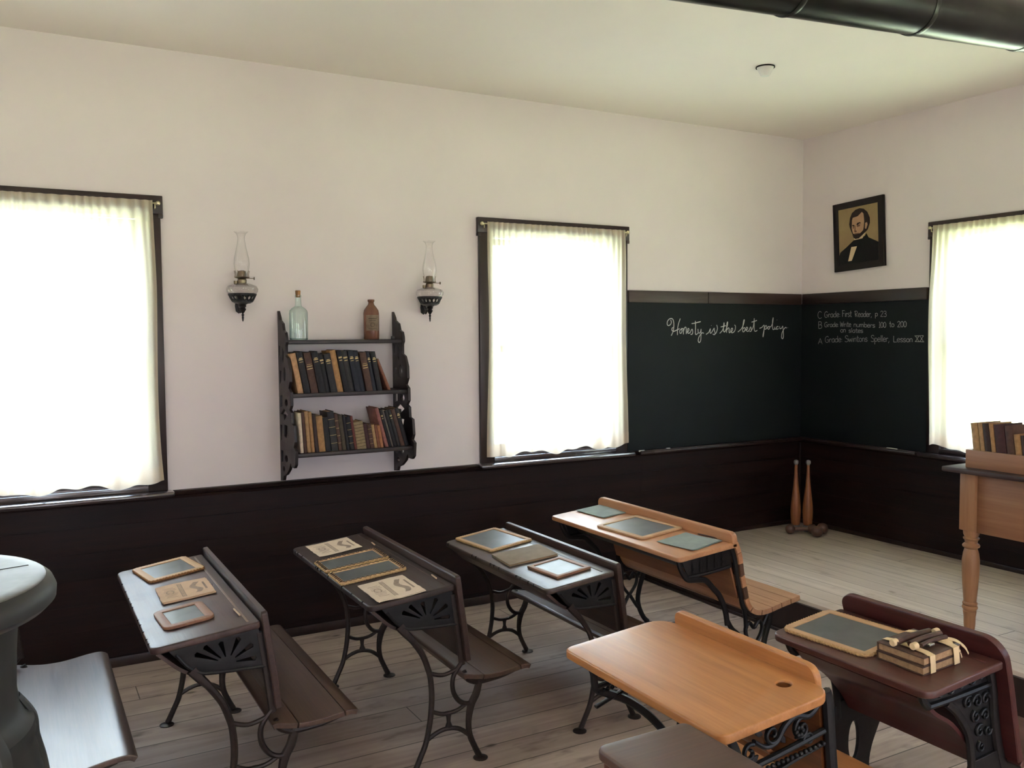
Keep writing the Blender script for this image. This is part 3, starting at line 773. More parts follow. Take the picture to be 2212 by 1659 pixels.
band5 = [(.2, .21, 1), (.4, .41, 1), (.6, .61, 1), (.8, .81, 1)]
two = [(.60, .62, .8), (.66, .68, .8), (.71, .72, .7)]
# zoom x at the foot (left, right) -> metres along the shelf, height, colour, title marks
kx = .845/1000
UP = [(283,325,.236,'pale tan',None),(328,374,.245,'black',title),(382,437,.24,'brown',two),(440,488,.245,'black',title),(490,527,.23,'black',title2),(530,581,.232,'charcoal',title),(583,628,.252,'tan',None),(634,670,.248,'black',title2),(673,717,.247,'charcoal',title2),(720,761,.248,'navy',title),(763,801,.246,'navy',title),(810,860,.236,'brown',two),(863,893,.236,'navy',title),(898,936,.238,'black',title)]
N = 'leaning left on the upper book shelf'
x0 = -4.053
def shx(z, s0): return -4.073+(z-225)*kx
XU = lambda q: -4.056+(q-283)*(.534/720)
for i, (a, b_, h, c, bd) in enumerate(UP):
    book((b_-a)*.742e-3*.97, h*.95, .15+.012*(i % 3), c, bd, '%s cloth book %s, %s from the left' % (c, N, ORD[i]) if c not in ('tan', 'pale tan') else '%s book %s, %s from the left' % (c, N, ORD[i]),
         (XU(b_)+.012, -.2-.006*(i % 2), 1.3965), 0, rad(10.5), 'books on the upper book shelf')
book(.017, .195, .13, 'rust', None, 'thin rust brown book leaning steeply at the right end of the upper book shelf', (XU(1003)+.022, -.185, 1.3965), 0, rad(22), 'books on the upper book shelf')
LOW = [(298,322,.235,'cream',None,3),(324,346,.24,'brown',None,3.6),(348,374,.245,'khaki',None,4.2),(377,402,.24,'tan',None,5),(405,431,.225,'dark brown',None,6),(452,500,.215,'tan',None,5.5),(502,540,.205,'black',None,6),(548,598,.24,'charcoal',band5,9),(601,627,.225,'brown',band5,8.5),(634,664,.215,'olive',None,8),(667,690,.21,'black',None,8),(692,726,.205,'black',band5,9),(729,748,.205,'red',None,9),
       (754,826,.172,'plaid',[(k/9, k/9+.012, 1) for k in range(1, 9)],3),(833,861,.155,'maroon',None,8),(865,894,.15,'brown',band5,9),(903,926,.145,'khaki',None,9.5),(930,950,.142,'rust',None,10),(955,978,.14,'orange',None,11)]
N2 = 'on the lower book shelf'
LEAN = [3,3.3,3.8,4.2,4.6,5,5.5,6.5,7,7.2,7.5,7.8,8,8,8.2,8.6,9,9.4,9.8]
RT = [(984,1010,.255,'rose',None,15),(1013,1032,.24,'black',title2,15.2),(1034,1048,.24,'grey',None,15.4),(1052,1080,.238,'black',None,15.6),(1083,1107,.24,'charcoal',title2,15.8),(1110,1141,.242,'brown',None,16),(1145,1177,.25,'black',title,16)]
def pack(f):
    x, th_p, h_p, out = -4.0745, 0., 1., []
    for k, (a, b_, h, c, bd, ln) in enumerate(LOW+RT):
        ang = rad(LEAN[k] if k < len(LEAN) else ln); t_ = (b_-a)*.742e-3*f; hh = h*.92
        if k == 0: x += hh*math.sin(ang)*.55
        x = x+t_/math.cos(ang)+.0012+min(hh, h_p)*max(0, math.tan(ang)-math.tan(th_p)); th_p, h_p = ang, hh
        out.append((x, t_, hh, c, bd, ang))
    return out
fl_, fh_ = .5, 1.1
for _ in range(30):
    fm = (fl_+fh_)/2
    if pack(fm)[-1][0] > -3.424: fh_ = fm
    else: fl_ = fm
NAMES = {'cream': 'cream thin book', 'plaid': 'short thick grid-patterned book', 'orange': 'small thin orange book', 'red': 'slim red book', 'khaki': 'slim khaki book'}
for i, (x, t_, h, c, bd, ang) in enumerate(pack(fl_)):
    if i < len(LOW): book(t_, h, .12+.02*(h > .18), c, bd, '%s %s, %s from the left' % (NAMES.get(c, c+' book'), N2, ORD[i]), (x, -.27, 1.0785), 0, ang, 'books on the lower book shelf')
    else: book(t_, h, .15, c, bd, '%s book leaning at the right end of the lower book shelf, %s of seven' % (c, ORD[i-len(LOW)]), (x, -.262, 1.0785), 0, ang, 'books on the lower book shelf')

# ------------------------------------------------------------------ oil lamps in iron brackets
def bracket(loc, label):
    """origin at the tip of the pendant"""
    t = thing('lamp_bracket', label, 'lamp bracket', loc, group='iron lamp brackets')
    b = BM(); add_lathe(b, [(.069,.150),(.073,.151),(.0745,.147),(.0735,.142),(.069,.141),(.069,.150)], 32, cap=False)
    add_lathe(b, [(.052,.112),(.0555,.113),(.055,.106),(.04,.098),(.0,.095)], 32, cap=False)
    for k in range(16):
        a = 2*PI*k/16
        for sg in (-1, 1):
            P = []
            for r_, z, da in ((.0545, .111, 0), (.060, .122, .16*sg), (.066, .134, .16*sg), (.0715, .144, 0)): P.append((r_*math.cos(a+da), r_*math.sin(a+da), z))
            add_tube(b, P, .0042, 6, side=(math.cos(a), math.sin(a), 0), tk=.0025, smooth_n=3)
    obj('basket', b, 'iron', t)
    b = BM(); add_lathe(b, [(.0,.0),(.003,.004),(.0058,.024),(.004,.03),(.008,.037),(.004,.044),(.0095,.052),(.018,.066),(.013,.075),(.02,.084),(.017,.09),(.03,.098),(0,.1)], 18, cap=False); obj('pendant', b, 'iron', t)
    b = BM(); add_tube(b, [(0, .0, .088), (-.004, .03, .08), (-.004, .06, .085), (0, .0935, .108)], .008, 8, side=(1, 0, 0), tk=.006)
    add_tube(b, [(0, .04, .075), (0, .06, .054), (0, .075, .06), (0, .072, .076)], .0065, 8, side=(1, 0, 0)); obj('arm', b, 'iron', t)
    b = fret([[(-.016,-.03),(0,-.042),(.016,-.03),(.02,0),(.014,.05),(0,.07),(-.014,.05),(-.02,0)], circ(0, .02, .006, 10)], .008, .0015, 'XZ'); b.transform(Matrix.Translation((0, .0975, .088)))
    obj('wall_plate', b, 'iron', t)
    return t
def lamp(loc, label):
    t = thing('oil_lamp', label, 'oil lamp', loc, group='oil lamps on the wall')
    b = BM()
    add_lathe(b, [(.02,.0),(.044,.002),(.058,.02),(.0655,.038),(.074,.048),(.0815,.06),(.0825,.074),(.074,.088),(.05,.098),(.03,.103),(.022,.106)], 48)
    for v in b.verts:
        a = math.atan2(v.co.y, v.co.x); rr = 1+.012*math.cos(20*a)*math.sin(v.co.z*50)*(1 if v.co.z > .05 else 0); v.co.x *= rr; v.co.y *= rr
    obj('font', b, 'fontglass', t)
    b = BM(); add_lathe(b, [(.023,.104),(.024,.122),(.02,.126),(.027,.13),(.039,.133),(.041,.1365),(.027,.138),(.025,.155),(.021,.168),(.0,.174)], 24)
    obj('burner', b, 'brass', t)
    for k in range(8):
        a = 2*PI*k/8
        c, s = math.cos(a), math.sin(a)
        b = BM(); add_tube(b, [(.037*c, .037*s, .136), (.0355*c, .0355*s, .152), (.040*c, .040*s, .17)], .0017, 6, side=(c, s, 0), smooth_n=3); obj('prong', b, 'brass', t)
    b = BM(); add_tube(b, [(.02, -.008, .13), (.058, -.02, .129)], .0017, 6, smooth_n=1); add_lathe(b, [(.008, .0), (.008, .003)], 12, c=(.058, -.02, .129), axis='X'); obj('wick_knob', b, 'brass', t)
    b = BM(); add_lathe(b, [(.011,.1),(.011,.116)], 12, c=(-.032, .004, .0)); obj('filler_cap', b, 'brass', t)
    b = BM(); add_lathe(b, [(.031,.139),(.0315,.155),(.038,.18),(.0415,.206),(.039,.235),(.031,.27),(.0235,.305),(.019,.335),(.0195,.352),(.025,.366),(.035,.375),(.039,.378)], 36, cap=False); obj('chimney', b, 'glass', t)
    return t
L1, L2 = (-4.307, -.1035, 1.787), (-3.213, -.1035, 1.787)
bracket(L1, 'black iron wall bracket holding the oil lamp left of the bookshelf'); bracket(L2, 'black iron wall bracket holding the oil lamp right of the bookshelf')
lamp((L1[0], L1[1], L1[2]+.1022), 'clear glass oil lamp in the bracket nearer the leftmost window')
lamp((L2[0], L2[1], L2[2]+.1022), 'clear glass oil lamp in the bracket nearer the middle window')

# ------------------------------------------------------------------ school desks
def foot(bm, x, z=0, y=0): 
    add_lathe(bm, [(.03,0),(.03,.004),(.018,.009),(.0,.012)], 14, c=(x, y, z))

def casting_plain(parent, y, s, mat, mir=1):
    """lyre-legged iron side with a sunburst bracket"""
    sf = obj('side_frame', None_bm(lambda b: (
        add_tube(b, [(p[0]*1, y, p[1]*s) for p in [(.254,.39),(.308,.373),(.367,.385),(.385,.40)]], .0085, 8, tk=.008),
        add_tube(b, [(p[0], y, p[1]*s) for p in [(.392,.41),(.355,.36),(.352,.305),(.373,.262),(.402,.24),(.432,.24),(.455,.274),(.466,.312)]], .010, 8, tk=.009),
        add_tube(b, [(p[0], y, p[1]*s) for p in [(.258,.237),(.306,.217),(.365,.218),(.404,.235)]], .0085, 8, tk=.008),
        add_tube(b, [(p[0], y, p[1]*s) for p in [(.24,.128),(.283,.148),(.327,.154),(.379,.141),(.43,.10)]], .0095, 8, tk=.008),
        add_tube(b, [(p[0], y, p[1]*s) for p in [(.333,.222),(.332,.2),(.332,.18),(.332,.15)]], [.018,.010,.0085,.022], 8, tk=.007),
        add_tube(b, [(p[0], y, p[1]*s) for p in [(.355,.69),(.368,.6),(.382,.5),(.394,.40)]], .014, 8, tk=.009),
        add_tube(b, [(p[0], y, p[1]*s) for p in [(.46,.318),(.5,.316),(.58,.322),(.66,.34)]], [.014,.011,.009,.006], 8, tk=.010),
        add_tube(b, [(p[0], y, p[1]*s) for p in [(.40,.37),(.42,.335),(.46,.315)]], .012, 8, tk=.010),
    )), mat, parent)
    b = BM(); add_tube(b, [(p[0], y, p[1]*s) for p in [(.13,.60),(.155,.566),(.185,.53),(.224,.469),(.246,.41),(.256,.37),(.261,.301),(.257,.235),(.248,.176),(.232,.112),(.208,.06),(.185,.012)]], [.02,.016,.013,.012,.012,.012,.0125,.0125,.012,.012,.012,.013], 8, tk=.010)
    foot(b, .18, 0, y); obj('leg', b, mat, sf)
    b = BM(); add_tube(b, [(p[0], y, p[1]*s) for p in [(.468,.315),(.455,.27),(.432,.228),(.42,.164),(.425,.107),(.446,.054),(.466,.012)]], [.016,.018,.018,.0135,.0125,.012,.013], 8, tk=.010)
    foot(b, .472, 0, y); obj('leg', b, mat, sf)
    c = (.245, .603)
    slots = []
    for ex, ez in ((.132,.655),(.165,.678),(.222,.684),(.287,.69),(.336,.655),(.348,.603)):
        d = Vector((ex-c[0], ez-c[1])); L = d.length; d.normalize(); n = Vector((-d.y, d.x))
        p0 = Vector(c)+d*L*.28; p1 = Vector(c)+d*L*.9
        slots.append([tuple(p0+n*.0015), tuple(p0-n*.0015), tuple(p1-n*.0085), tuple(p1+d*.004), tuple(p1+n*.0085)])
    L = [[(.055,.679),(.35,.708),(.364,.64),(.384,.566),(.17,.574),(.135,.588),(.10,.625),(.07,.66)]]+slots
    b = fret([[(x, z*s) for x, z in l] for l in L], .010, .002, 'XZ'); b.transform(Matrix.Translation((0, y, 0)))
    add_tube(b, [(x, y, z*s) for x, z in [(.08,.66),(.115,.615),(.15,.588),(.2,.577),(.378,.568)]], .007, 8, tk=.009)
    obj('sunburst_bracket', b, 'iron_soft', sf)

def None_bm(f):
    b = BM(); f(b); return b

def casting_heart(parent, y, s, mat):
    """wide ornate iron side with pierced heart and a solid bracket"""
    b = BM()
    T = lambda pts, r, tk=.010, n=5: add_tube(b, [(x, y, z*s) for x, z in pts], r, 8, tk=tk, smooth_n=n)
    T([(.03,.684),(.05,.63),(.09,.582),(.15,.57),(.2,.558),(.25,.51),(.284,.474),(.32,.40),(.335,.327)], [.012,.013,.016,.015,.014,.014,.015,.016,.016])
    T([(.09,.588),(.2,.592),(.345,.606)], .009)
    T([(.345,.715),(.375,.65),(.395,.567),(.42,.47),(.44,.40),(.50,.35),(.6,.355),(.7,.37)], [.016,.016,.017,.017,.02,.016,.012,.008])
    # heart and interlace
    T([(.335,.345),(.365,.30),(.41,.26),(.44,.20)], .013)
    T([(.505,.19),(.46,.245),(.452,.29),(.475,.315),(.505,.285),(.535,.315),(.558,.29),(.55,.245),(.505,.19)], .0095)
    T([(.505,.195),(.475,.15),(.455,.10)], .011)
    T([(.505,.195),(.535,.15),(.565,.11)], .011)
    T([(.44,.39),(.45,.34),(.455,.29)], .011)
    T([(.56,.29),(.58,.32),(.6,.355)], .010)
    sf = obj('side_frame', b, mat, parent)
    b = BM(); T2 = lambda pts, r: add_tube(b, [(x, y, z*s) for x, z in pts], r, 8, tk=.011)
    T2([(.44,.24),(.452,.18),(.448,.12),(.42,.07),(.38,.03),(.35,.012)], [.013,.014,.016,.016,.015,.014]); foot(b, .345, 0, y); obj('leg', b, mat, sf)
    b = BM(); T2([(.61,.352),(.605,.30),(.58,.23),(.566,.16),(.578,.10),(.61,.04),(.64,.012)], [.02,.017,.016,.016,.016,.015,.014]); foot(b, .645, 0, y); obj('leg', b, mat, sf)
    g = [(.05,.68),(.345,.712),(.36,.60),(.09,.59)]
    b = fret([[(x, z*s) for x, z in g]], .006, .001, 'XZ'); b.transform(Matrix.Translation((0, y, 0)))
    for k in range(5):
        for j in range(3):
            x = .12+.045*k; z = .612+.026*j+.01*k*.3
            if z < .68+.1*(x-.05): add_lathe(b, [(.010,0),(.006,.004),(0,.006)], 8, c=(x, y-.010, z*s), axis='Y')
    obj('relief_panel', b, 'iron', sf)

def scroll(b, c, r0, r1, a0, turns, y, rad_=.006, tk=.007):
    n = 14; P = []
    for k in range(n+1):
        f = k/n; a = a0+turns*2*PI*f; rr = r0+(r1-r0)*f; P.append((c[0]+rr*math.cos(a), y, c[1]+rr*math.sin(a)))
    add_tube(b, P, [rad_*(1-.35*k/n) for k in range(n+1)], 8, tk=tk, smooth_n=2)

def casting_floral(parent, y, s, mat):
    b = BM()
    T = lambda pts, r, tk=.010, n=5: add_tube(b, [(x, y, z) for x, z in pts], r, 8, tk=tk, smooth_n=n)
    T([(.416,.722),(.426,.68),(.441,.53),(.458,.40),(.452,.33)], [.016,.019,.019,.02,.02], .013)
    T([(.10,.565),(.25,.585),(.41,.61)], .009)
    T([(.06,.675),(.09,.62),(.10,.565),(.15,.535),(.22,.50),(.30,.44),(.36,.38),(.40,.33)], .014)
    T([(.10,.50),(.25,.545),(.41,.575)], .006)
    for k in range(18):
        x = .11+.0172*k; bmesh.ops.create_uvsphere(b, u_segments=8, v_segments=6, radius=.0075, matrix=Matrix.Translation((x, y-.006, .552+.085*(x-.11))))
    sf = obj('side_frame', b, mat, parent)
    b = BM()
    add_tube(b, [(x, y, z) for x, z in [(.39,.69),(.35,.665),(.30,.675),(.26,.655),(.23,.62),(.19,.615),(.15,.64)]], [.009,.010,.010,.009,.008,.007,.005], 8, tk=.008)
    scroll(b, (.325,.635), .032, .008, 1.6, 1.2, y); scroll(b, (.215,.645), .028, .006, -.5, -1.2, y); scroll(b, (.135,.612), .024, .006, 1.0, 1.1, y); scroll(b, (.35,.60), .02, .005, 3.0, -1.1, y, .005)
    for (x, z, a) in ((.30,.612,.4),(.262,.61,2.2),(.335,.61,-.4),(.18,.652,2.8),(.165,.6,3.7),(.285,.69,1.2),(.24,.688,1.9),(.12,.66,2.6)):
        leaf = [(0, 0), (.012, .009), (.024, .006), (.032, 0), (.024, -.007), (.012, -.008)]
        q = fret([[(x+u*math.cos(a)-v*math.sin(a), z+u*math.sin(a)+v*math.cos(a)) for u, v in leaf]], .008, .002, 'XZ'); q.transform(Matrix.Translation((0, y, 0))); merge(b, q)
    for k in range(6):
        a = 2*PI*k/6; bmesh.ops.create_uvsphere(b, u_segments=8, v_segments=6, radius=.008, matrix=Matrix.Translation((.312+.012*math.cos(a), y-.004, .632+.012*math.sin(a))))
    obj('floral_scrolls', b, 'iron_soft', sf)
    for pts in ([(.40,.34),(.36,.25),(.33,.16),(.25,.06),(.18,.012)], [(.45,.35),(.47,.25),(.47,.16),(.53,.06),(.60,.012)]):
        b = BM(); add_tube(b, [(x, y, z) for x, z in pts], [.018,.017,.016,.015,.014], 8, tk=.012); foot(b, pts[-1][0], 0, y); obj('leg', b, mat, sf)

def casting_lace(parent, y, s, mat):
    b = BM()
    T = lambda pts, r, tk=.010, n=5: add_tube(b, [(x, y, z) for x, z in pts], r, 8, tk=tk, smooth_n=n)
    T([(.34,.72),(.37,.63),(.38,.55),(.40,.45),(.43,.36)], [.016,.017,.018,.019,.02], .012)
    T([(.067,.63),(.18,.632),(.36,.64)], .010)
    T([(.03,.682),(.045,.65),(.067,.63)], .012)
    T([(.15,.625),(.2,.585),(.25,.52),(.27,.45),(.28,.36)], .014)
    sf = obj('side_frame', b, mat, parent)
    b = BM()
    for (x, z, r_, a, t_) in ((.12,.66,.018,0,1.2),(.165,.663,.02,2,-1.2),(.215,.668,.022,0,1.2),(.265,.672,.022,2,-1.2),(.31,.678,.024,0,1.2),(.25,.605,.02,1,1.2),(.295,.60,.024,3,-1.2),(.335,.6,.02,0,1.1),(.29,.555,.02,2,1.2),(.335,.55,.02,3,-1.2),(.31,.505,.02,1,1.2),(.35,.5,.018,0,-1.1),(.32,.455,.018,2,1.1)):
        scroll(b, (x, z), r_, .004, a, t_, y, .0055, .006)
    q = fret([[(.07,.635),(.045,.672),(.34,.708),(.385,.57),(.40,.43),(.29,.40),(.27,.5),(.2,.6)]], .003, .0005, 'XZ'); q.transform(Matrix.Translation((0, y+.004, 0))); merge(b, q)
    obj('lace_panel', b, 'iron_soft', sf)
    # pedestal with an oval slot
    out = ease2([(.27,.42),(.25,.36),(.26,.27),(.28,.2),(.27,.14),(.24,.09),(.19,.05),(.16,.0)], 4)+ease2([(.56,.0),(.53,.05),(.47,.09),(.44,.15),(.45,.22),(.49,.3),(.52,.36),(.45,.43)], 4)
    q = fret([out, [(.355+.026*math.cos(2*PI*k/20), .265+.072*math.sin(2*PI*k/20)) for k in range(20)], [(.36+.05*math.cos(PI*k/12), .0+.085*math.sin(PI*k/12)) for k in range(13)][::-1]], .014, .003, 'XZ')
    q.transform(Matrix.Translation((0, y, 0)))
    obj('leg', q, mat, sf)

def board(pr, t, W, r0, r1):
    """upright board following a side profile (top first), front face on it; top corners rounded r0 (near) and r1 (far)"""
    P = [Vector((x, z)) for x, z in ease2(pr, 5)]; L = [0]
    for a, c in zip(P, P[1:]): L.append(L[-1]+(c-a).length)
    def at(d):
        for i in range(len(P)-1):
            if L[i+1] >= d-1e-9: return P[i]+(P[i+1]-P[i])*((d-L[i])/max(1e-9, L[i+1]-L[i])), (P[i+1]-P[i]).normalized()
        return P[-1], (P[-1]-P[-2]).normalized()
    R = max(r0, r1, .008); ds = sorted({0, *[R*(1-math.cos(PI/2*k/9)) for k in range(10)], *[R+(L[-1]-R)*k/8 for k in range(9)]})
    inset = lambda r, d: r-math.sqrt(max(0, r*r-(r-d)**2)) if d < r else 0
    b = BM(); rows = []; e = .006
    for d in ds:
        p, dr = at(d); n = Vector((-dr.y, dr.x))
        if n.x < 0: n = -n
        y0, y1 = inset(r0, d), W-inset(r1, d); f = e*max(0, 1-d/e)*.6
        q = [(p+n*f, y0+e*.5), (p+n*f, y1-e*.5), (p+n*(f+e*.5), y1), (p+n*(t-f-e*.5), y1), (p+n*(t-f), y1-e*.5), (p+n*(t-f), y0+e*.5), (p+n*(t-f-e*.5), y0), (p+n*(f+e*.5), y0)]
        rows.append([b.verts.new((v.x, y, v.y)) for v, y in q])
    for A_, B_ in zip(rows, rows[1:]):
        for j in range(8): b.faces.new((A_[j], A_[(j+1) % 8], B_[(j+1) % 8], B_[j]))
    b.faces.new(rows[0]); b.faces.new(rows[-1][::-1])
    bmesh.ops.recalc_face_normals(b, faces=list(b.faces))
    return b

def desk(P, label):
    x0, y0, W = P['x'], P['y'], P['W']; s = P.get('s', 1); dep = P['dep']; zf = P['zf']; k = P['k']
    t = thing('school_desk', label, 'school desk', (x0, y0, 0), group=P.get('group'))
    tk = P.get('tk', .024)
    loops = [rrect(0, dep, 0, W, P.get('rad', .02))]
    if P.get('ink'): loops.append(circ(P['ink'][0], P['ink'][1], P['ink'][2], 20))
    b = fret(loops, tk, .006, 'XY', 3); b.transform(Matrix.Translation((0, 0, zf-tk/2))); shear(b, k)
    top = obj('desktop', b, P['top'], t)
    if P.get('ink') and not P.get('open_ink', True):
        pass
    if P.get('ink'):
        b = BM(); add_lathe(b, [(P['ink'][2]-.001, -.001), (P['ink'][2]-.001, -.03), (0, -.031)], 20, c=(P['ink'][0], P['ink'][1], zf+k*P['ink'][0]-.004), cap=False); obj('inkwell', b, P.get('inkmat', 'hole'), top)
    if P.get('groove'):
        gx = P['groove']; b = BM(); add_box(b, gx-.004, gx+.004, .03, W-.03, zf+k*gx-.004, zf+k*gx+.0007, bev=.0003); obj('pencil_groove', b, P.get('groovemat', 'groove'), top)
    if P.get('nicks'):
        b = BM(); rn = random.Random(P['nicks'])
        for q in range(11):
            yy = rn.uniform(.05, W-.05); add_box(b, -.0006, rn.uniform(.008, .02), yy, yy+rn.uniform(.002, .005), zf-.012, zf+.0006)
        obj('edge_nicks', b, 'hole', top)
    # book box under the top
    bx = P['box']; ins = P['inset']
    obj('book_box', prism(offset_profile(ease2([(x, z*s) for x, z in bx], 4), .012), ins+.012, W-ins-.012), P['boxmat'], t)
    if P.get('slats'):
        pr = ease2([(x, z*s) for x, z in P['slats']], 6)
        back = P['slat_back']; n = P['nslat']; alt = P.get('alt')
        # even slats along the curve
        L = [0]
        for a, c in zip(pr, pr[1:]): L.append(L[-1]+math.hypot(c[0]-a[0], c[1]-a[1]))
        def at(d):
            for i in range(len(pr)-1):
                if L[i+1] >= d-1e-9:
                    f = (d-L[i])/max(1e-9, L[i+1]-L[i]); return (pr[i][0]+(pr[i+1][0]-pr[i][0])*f, pr[i][1]+(pr[i+1][1]-pr[i][1])*f)
            return pr[-1]
        cut = P['cut']*L[-1]
        def slat_set(a, c, num, mi):
            bm = BM(); stp = (c-a)/num
            for i in range(num):
                pts = [at(a+stp*i+(stp-.0025)*j/4) for j in range(5)]
                add_prism(bm, offset_profile(pts, P.get('slat_t', .022)), ins-.02, W-ins+.02, bev=.003, mi=(i % 2 if alt and 2 <= i < num-1 else 0))
            return bm
        obj('backrest', slat_set(0, cut, n[0], 0), [P['backmat'], P.get('altmat', P['backmat'])], t)
        obj('seat', slat_set(cut, L[-1], n[1], 0), P['seatmat'], t)
    else:
        pr, bt_, i0, i1, r0, r1 = P['backr']; b = board([(x, z*s) for x, z in pr], bt_, W-i0-i1, r0, r1)
        b.transform(Matrix.Translation((0, i0, 0))); obj('backrest', b, P['backmat'], t)
        sp = ease2([(x, z*s) for x, z in P['seat']], 5); b = BM()
        n = len(sp)-1; cuts = [0, n*2//5, n*3//4, n] if P.get('boards', 3) == 3 else [0, n]
        for a, c in zip(cuts, cuts[1:]):
            seg = sp[a:c+1]
            if c != n: seg = seg[:-1]+[(seg[-1][0]-.0035, seg[-1][1])]
            add_prism(b, offset_profile(seg, .019), P.get('sy0', 0)-0, W-P.get('sy1', 0), bev=.003)
        obj('seat', b, P['seatmat'], t, 22)
    for yy in (ins, W-ins): P['cast'](t, yy, s, P['iron'])
    return t

A = dict(dep=.352, zf=.70, k=.1, inset=.03, iron='iron_brown', cast=casting_plain, top='top1', boxmat='back', backmat='back', seatmat='seat', rad=[.03, .012, .012, .03],
         box=[(.03,.672),(.055,.648),(.095,.61),(.135,.588),(.2,.58),(.345,.572)],
         backr=([(.353,.765),(.358,.735),(.366,.67),(.383,.55),(.398,.42)], .023, .0, .0, .012, .012),
         seat=[(.384,.364),(.397,.368),(.412,.366),(.45,.357),(.5,.350),(.56,.350),(.62,.356),(.66,.360),(.685,.358),(.696,.353)], sy0=.0, sy1=.0)
d1 = dict(A, x=-5.03, y=-1.955, W=1.09, groove=.316, nicks=3, ink=(.288, .572, .013), group='brown school desks along the window wall')
desk(d1, 'dark brown iron-legged desk nearest the leftmost window, holding a buff booklet between two slates')
d2 = dict(A, x=-4.262, y=-1.885, W=1.065, top='top2', nicks=5, groove=.322, ink=(.292, .56, .013), groovemat='back', group='brown school desks along the window wall')
desk(d2, 'dark iron-legged desk holding a pair of hinged laced slates between two old papers')
d3 = dict(A, x=-3.49, y=-1.885, W=1.01, top='top3', s=.93, zf=.65, groove=.30, groovemat='back', nicks=8, group='brown school desks along the window wall')
d3['dep'] = .345
desk(d3, 'dark grey-brown iron-legged desk holding two slates and a drab grey booklet, below the middle window')
d0 = dict(A, x=-5.795, y=-1.945, W=1.085, seatmat='seat0', top='top1', boards=1, seat=[(.352,.365),(.365,.37),(.385,.366),(.45,.354),(.5,.35),(.56,.352),(.64,.364),(.685,.367),(.708,.361),(.72,.352)],
          backr=([(.333,.765),(.336,.735),(.34,.67),(.346,.55),(.352,.42)], .02, .0, .0, .012, .012), group='brown school desks along the window wall')
desk(d0, 'desk mostly behind the stove, with its shiny empty bench seat showing at lower left')
d4 = dict(dep=.352, x=-2.806, y=-1.905, W=1.10, zf=.70, k=.085, inset=.05, iron='iron', cast=casting_heart, top='oak', boxmat='iron_soft', backmat='oak', seatmat='oak_seat', rad=[.02, .01, .01, .02],
          box=[(.13,.658),(.155,.615),(.2,.604),(.325,.61)], altmat='oak_dark', alt=True,
          slats=[(.352,.72),(.346,.78),(.36,.795),(.378,.76),(.405,.66),(.418,.567),(.44,.482),(.462,.414),(.50,.375),(.567,.368),(.681,.388),(.797,.404)], nslat=(7, 5), slat_back=None, cut=.56, slat_t=.026)
d4['slats'] = [(.352,.775),(.366,.752),(.388,.71),(.41,.65),(.424,.567),(.445,.482),(.462,.42),(.50,.38),(.567,.37),(.681,.388),(.797,.404)]
t4 = desk(d4, 'light oak desk with a curved slatted seat back, holding a slate between two blue-grey papers')
b = board([(.322,.705),(.318,.745),(.317,.777)][::-1], .03, 1.10, .03, .035); obj('ridge', b, 'oak', t4)
b = prism([(.325,.70),(.335,.70),(.415,.44),(.405,.44)], .06, 1.04); obj('back_panel', b, 'oak_back', t4)
d5 = dict(dep=.405, x=-3.873, y=-3.345, W=.735, zf=.70, k=.088, tk=.028, inset=.04, iron='iron_soft', cast=casting_floral, top='honey', boxmat='honey_dark', backmat='honey', seatmat='honey', rad=[.03, .055, .07, .03], ink=(.339, .1185, .021), inkmat='honey_dark',
          box=[(.20,.66),(.22,.60),(.28,.57),(.36,.57)], backr=([(.399,.780),(.401,.76),(.406,.70)], .024, .062, .066, .042, .03),
          seat=[(.448,.365),(.456,.374),(.468,.372),(.52,.364),(.6,.355),(.68,.362),(.75,.372),(.76,.36)], sy0=.03, sy1=.03, boards=1)
t5 = desk(d5, 'honey-coloured single desk with a bare top and an inkwell hole, front centre')
b = prism([(.404,.70),(.424,.70),(.446,.43),(.428,.43)], .055, .68); obj('back_panel', b, 'honey_dark', t5)
d6 = dict(dep=.345, x=-3.187, y=-3.43, W=.60, zf=.70, k=.08, inset=.05, iron='iron', cast=casting_lace, top='maroon', boxmat='maroon_x', backmat='maroon_x', seatmat='maroon', rad=[.04, .01, .01, .04],
          box=[(.06,.66),(.075,.645),(.12,.60),(.2,.55),(.28,.47),(.33,.40)], groove=.30, groovemat='maroon_x',
          backr=([(.336,.787),(.344,.757),(.36,.71),(.383,.62),(.402,.53),(.418,.46),(.432,.395)], .024, .0, .0, .07, .05),
          seat=[(.44,.385),(.455,.40),(.48,.395),(.54,.38),(.62,.375),(.70,.385),(.76,.395),(.77,.38)], sy0=.0, sy1=.0, boards=1)
desk(d6, 'dark red-stained single desk holding a big slate and a strapped pair of books')

# brown lidded chest at the bottom of the photo
ch = thing('wooden_cabinet', 'plain brown wooden cabinet with a flat top, at the bottom edge below the honey desk', 'cabinet', (-4.165, -3.80, 0))
b = fret([rrect(-.13, .13, -.40, .40, [.03, .008, .02, .03])], .024, .006, 'XY', 3); b.transform(Matrix.Translation((0, 0, .788))); obj('top', b, 'chestwood', ch)
b = fret([rrect(-.122, .122, -.392, .392, [.03, .004, .004, .03])], .72, .003, 'XY', 2); b.transform(Matrix.Translation((0, 0, .415))); obj('body', b, 'chestred', ch)
b = fret([rrect(-.128, .128, -.398, .398, [.03, .004, .004, .03])], .055, .005, 'XY', 2); b.transform(Matrix.Translation((0, 0, .0275))); obj('plinth', b, 'chestred', ch)

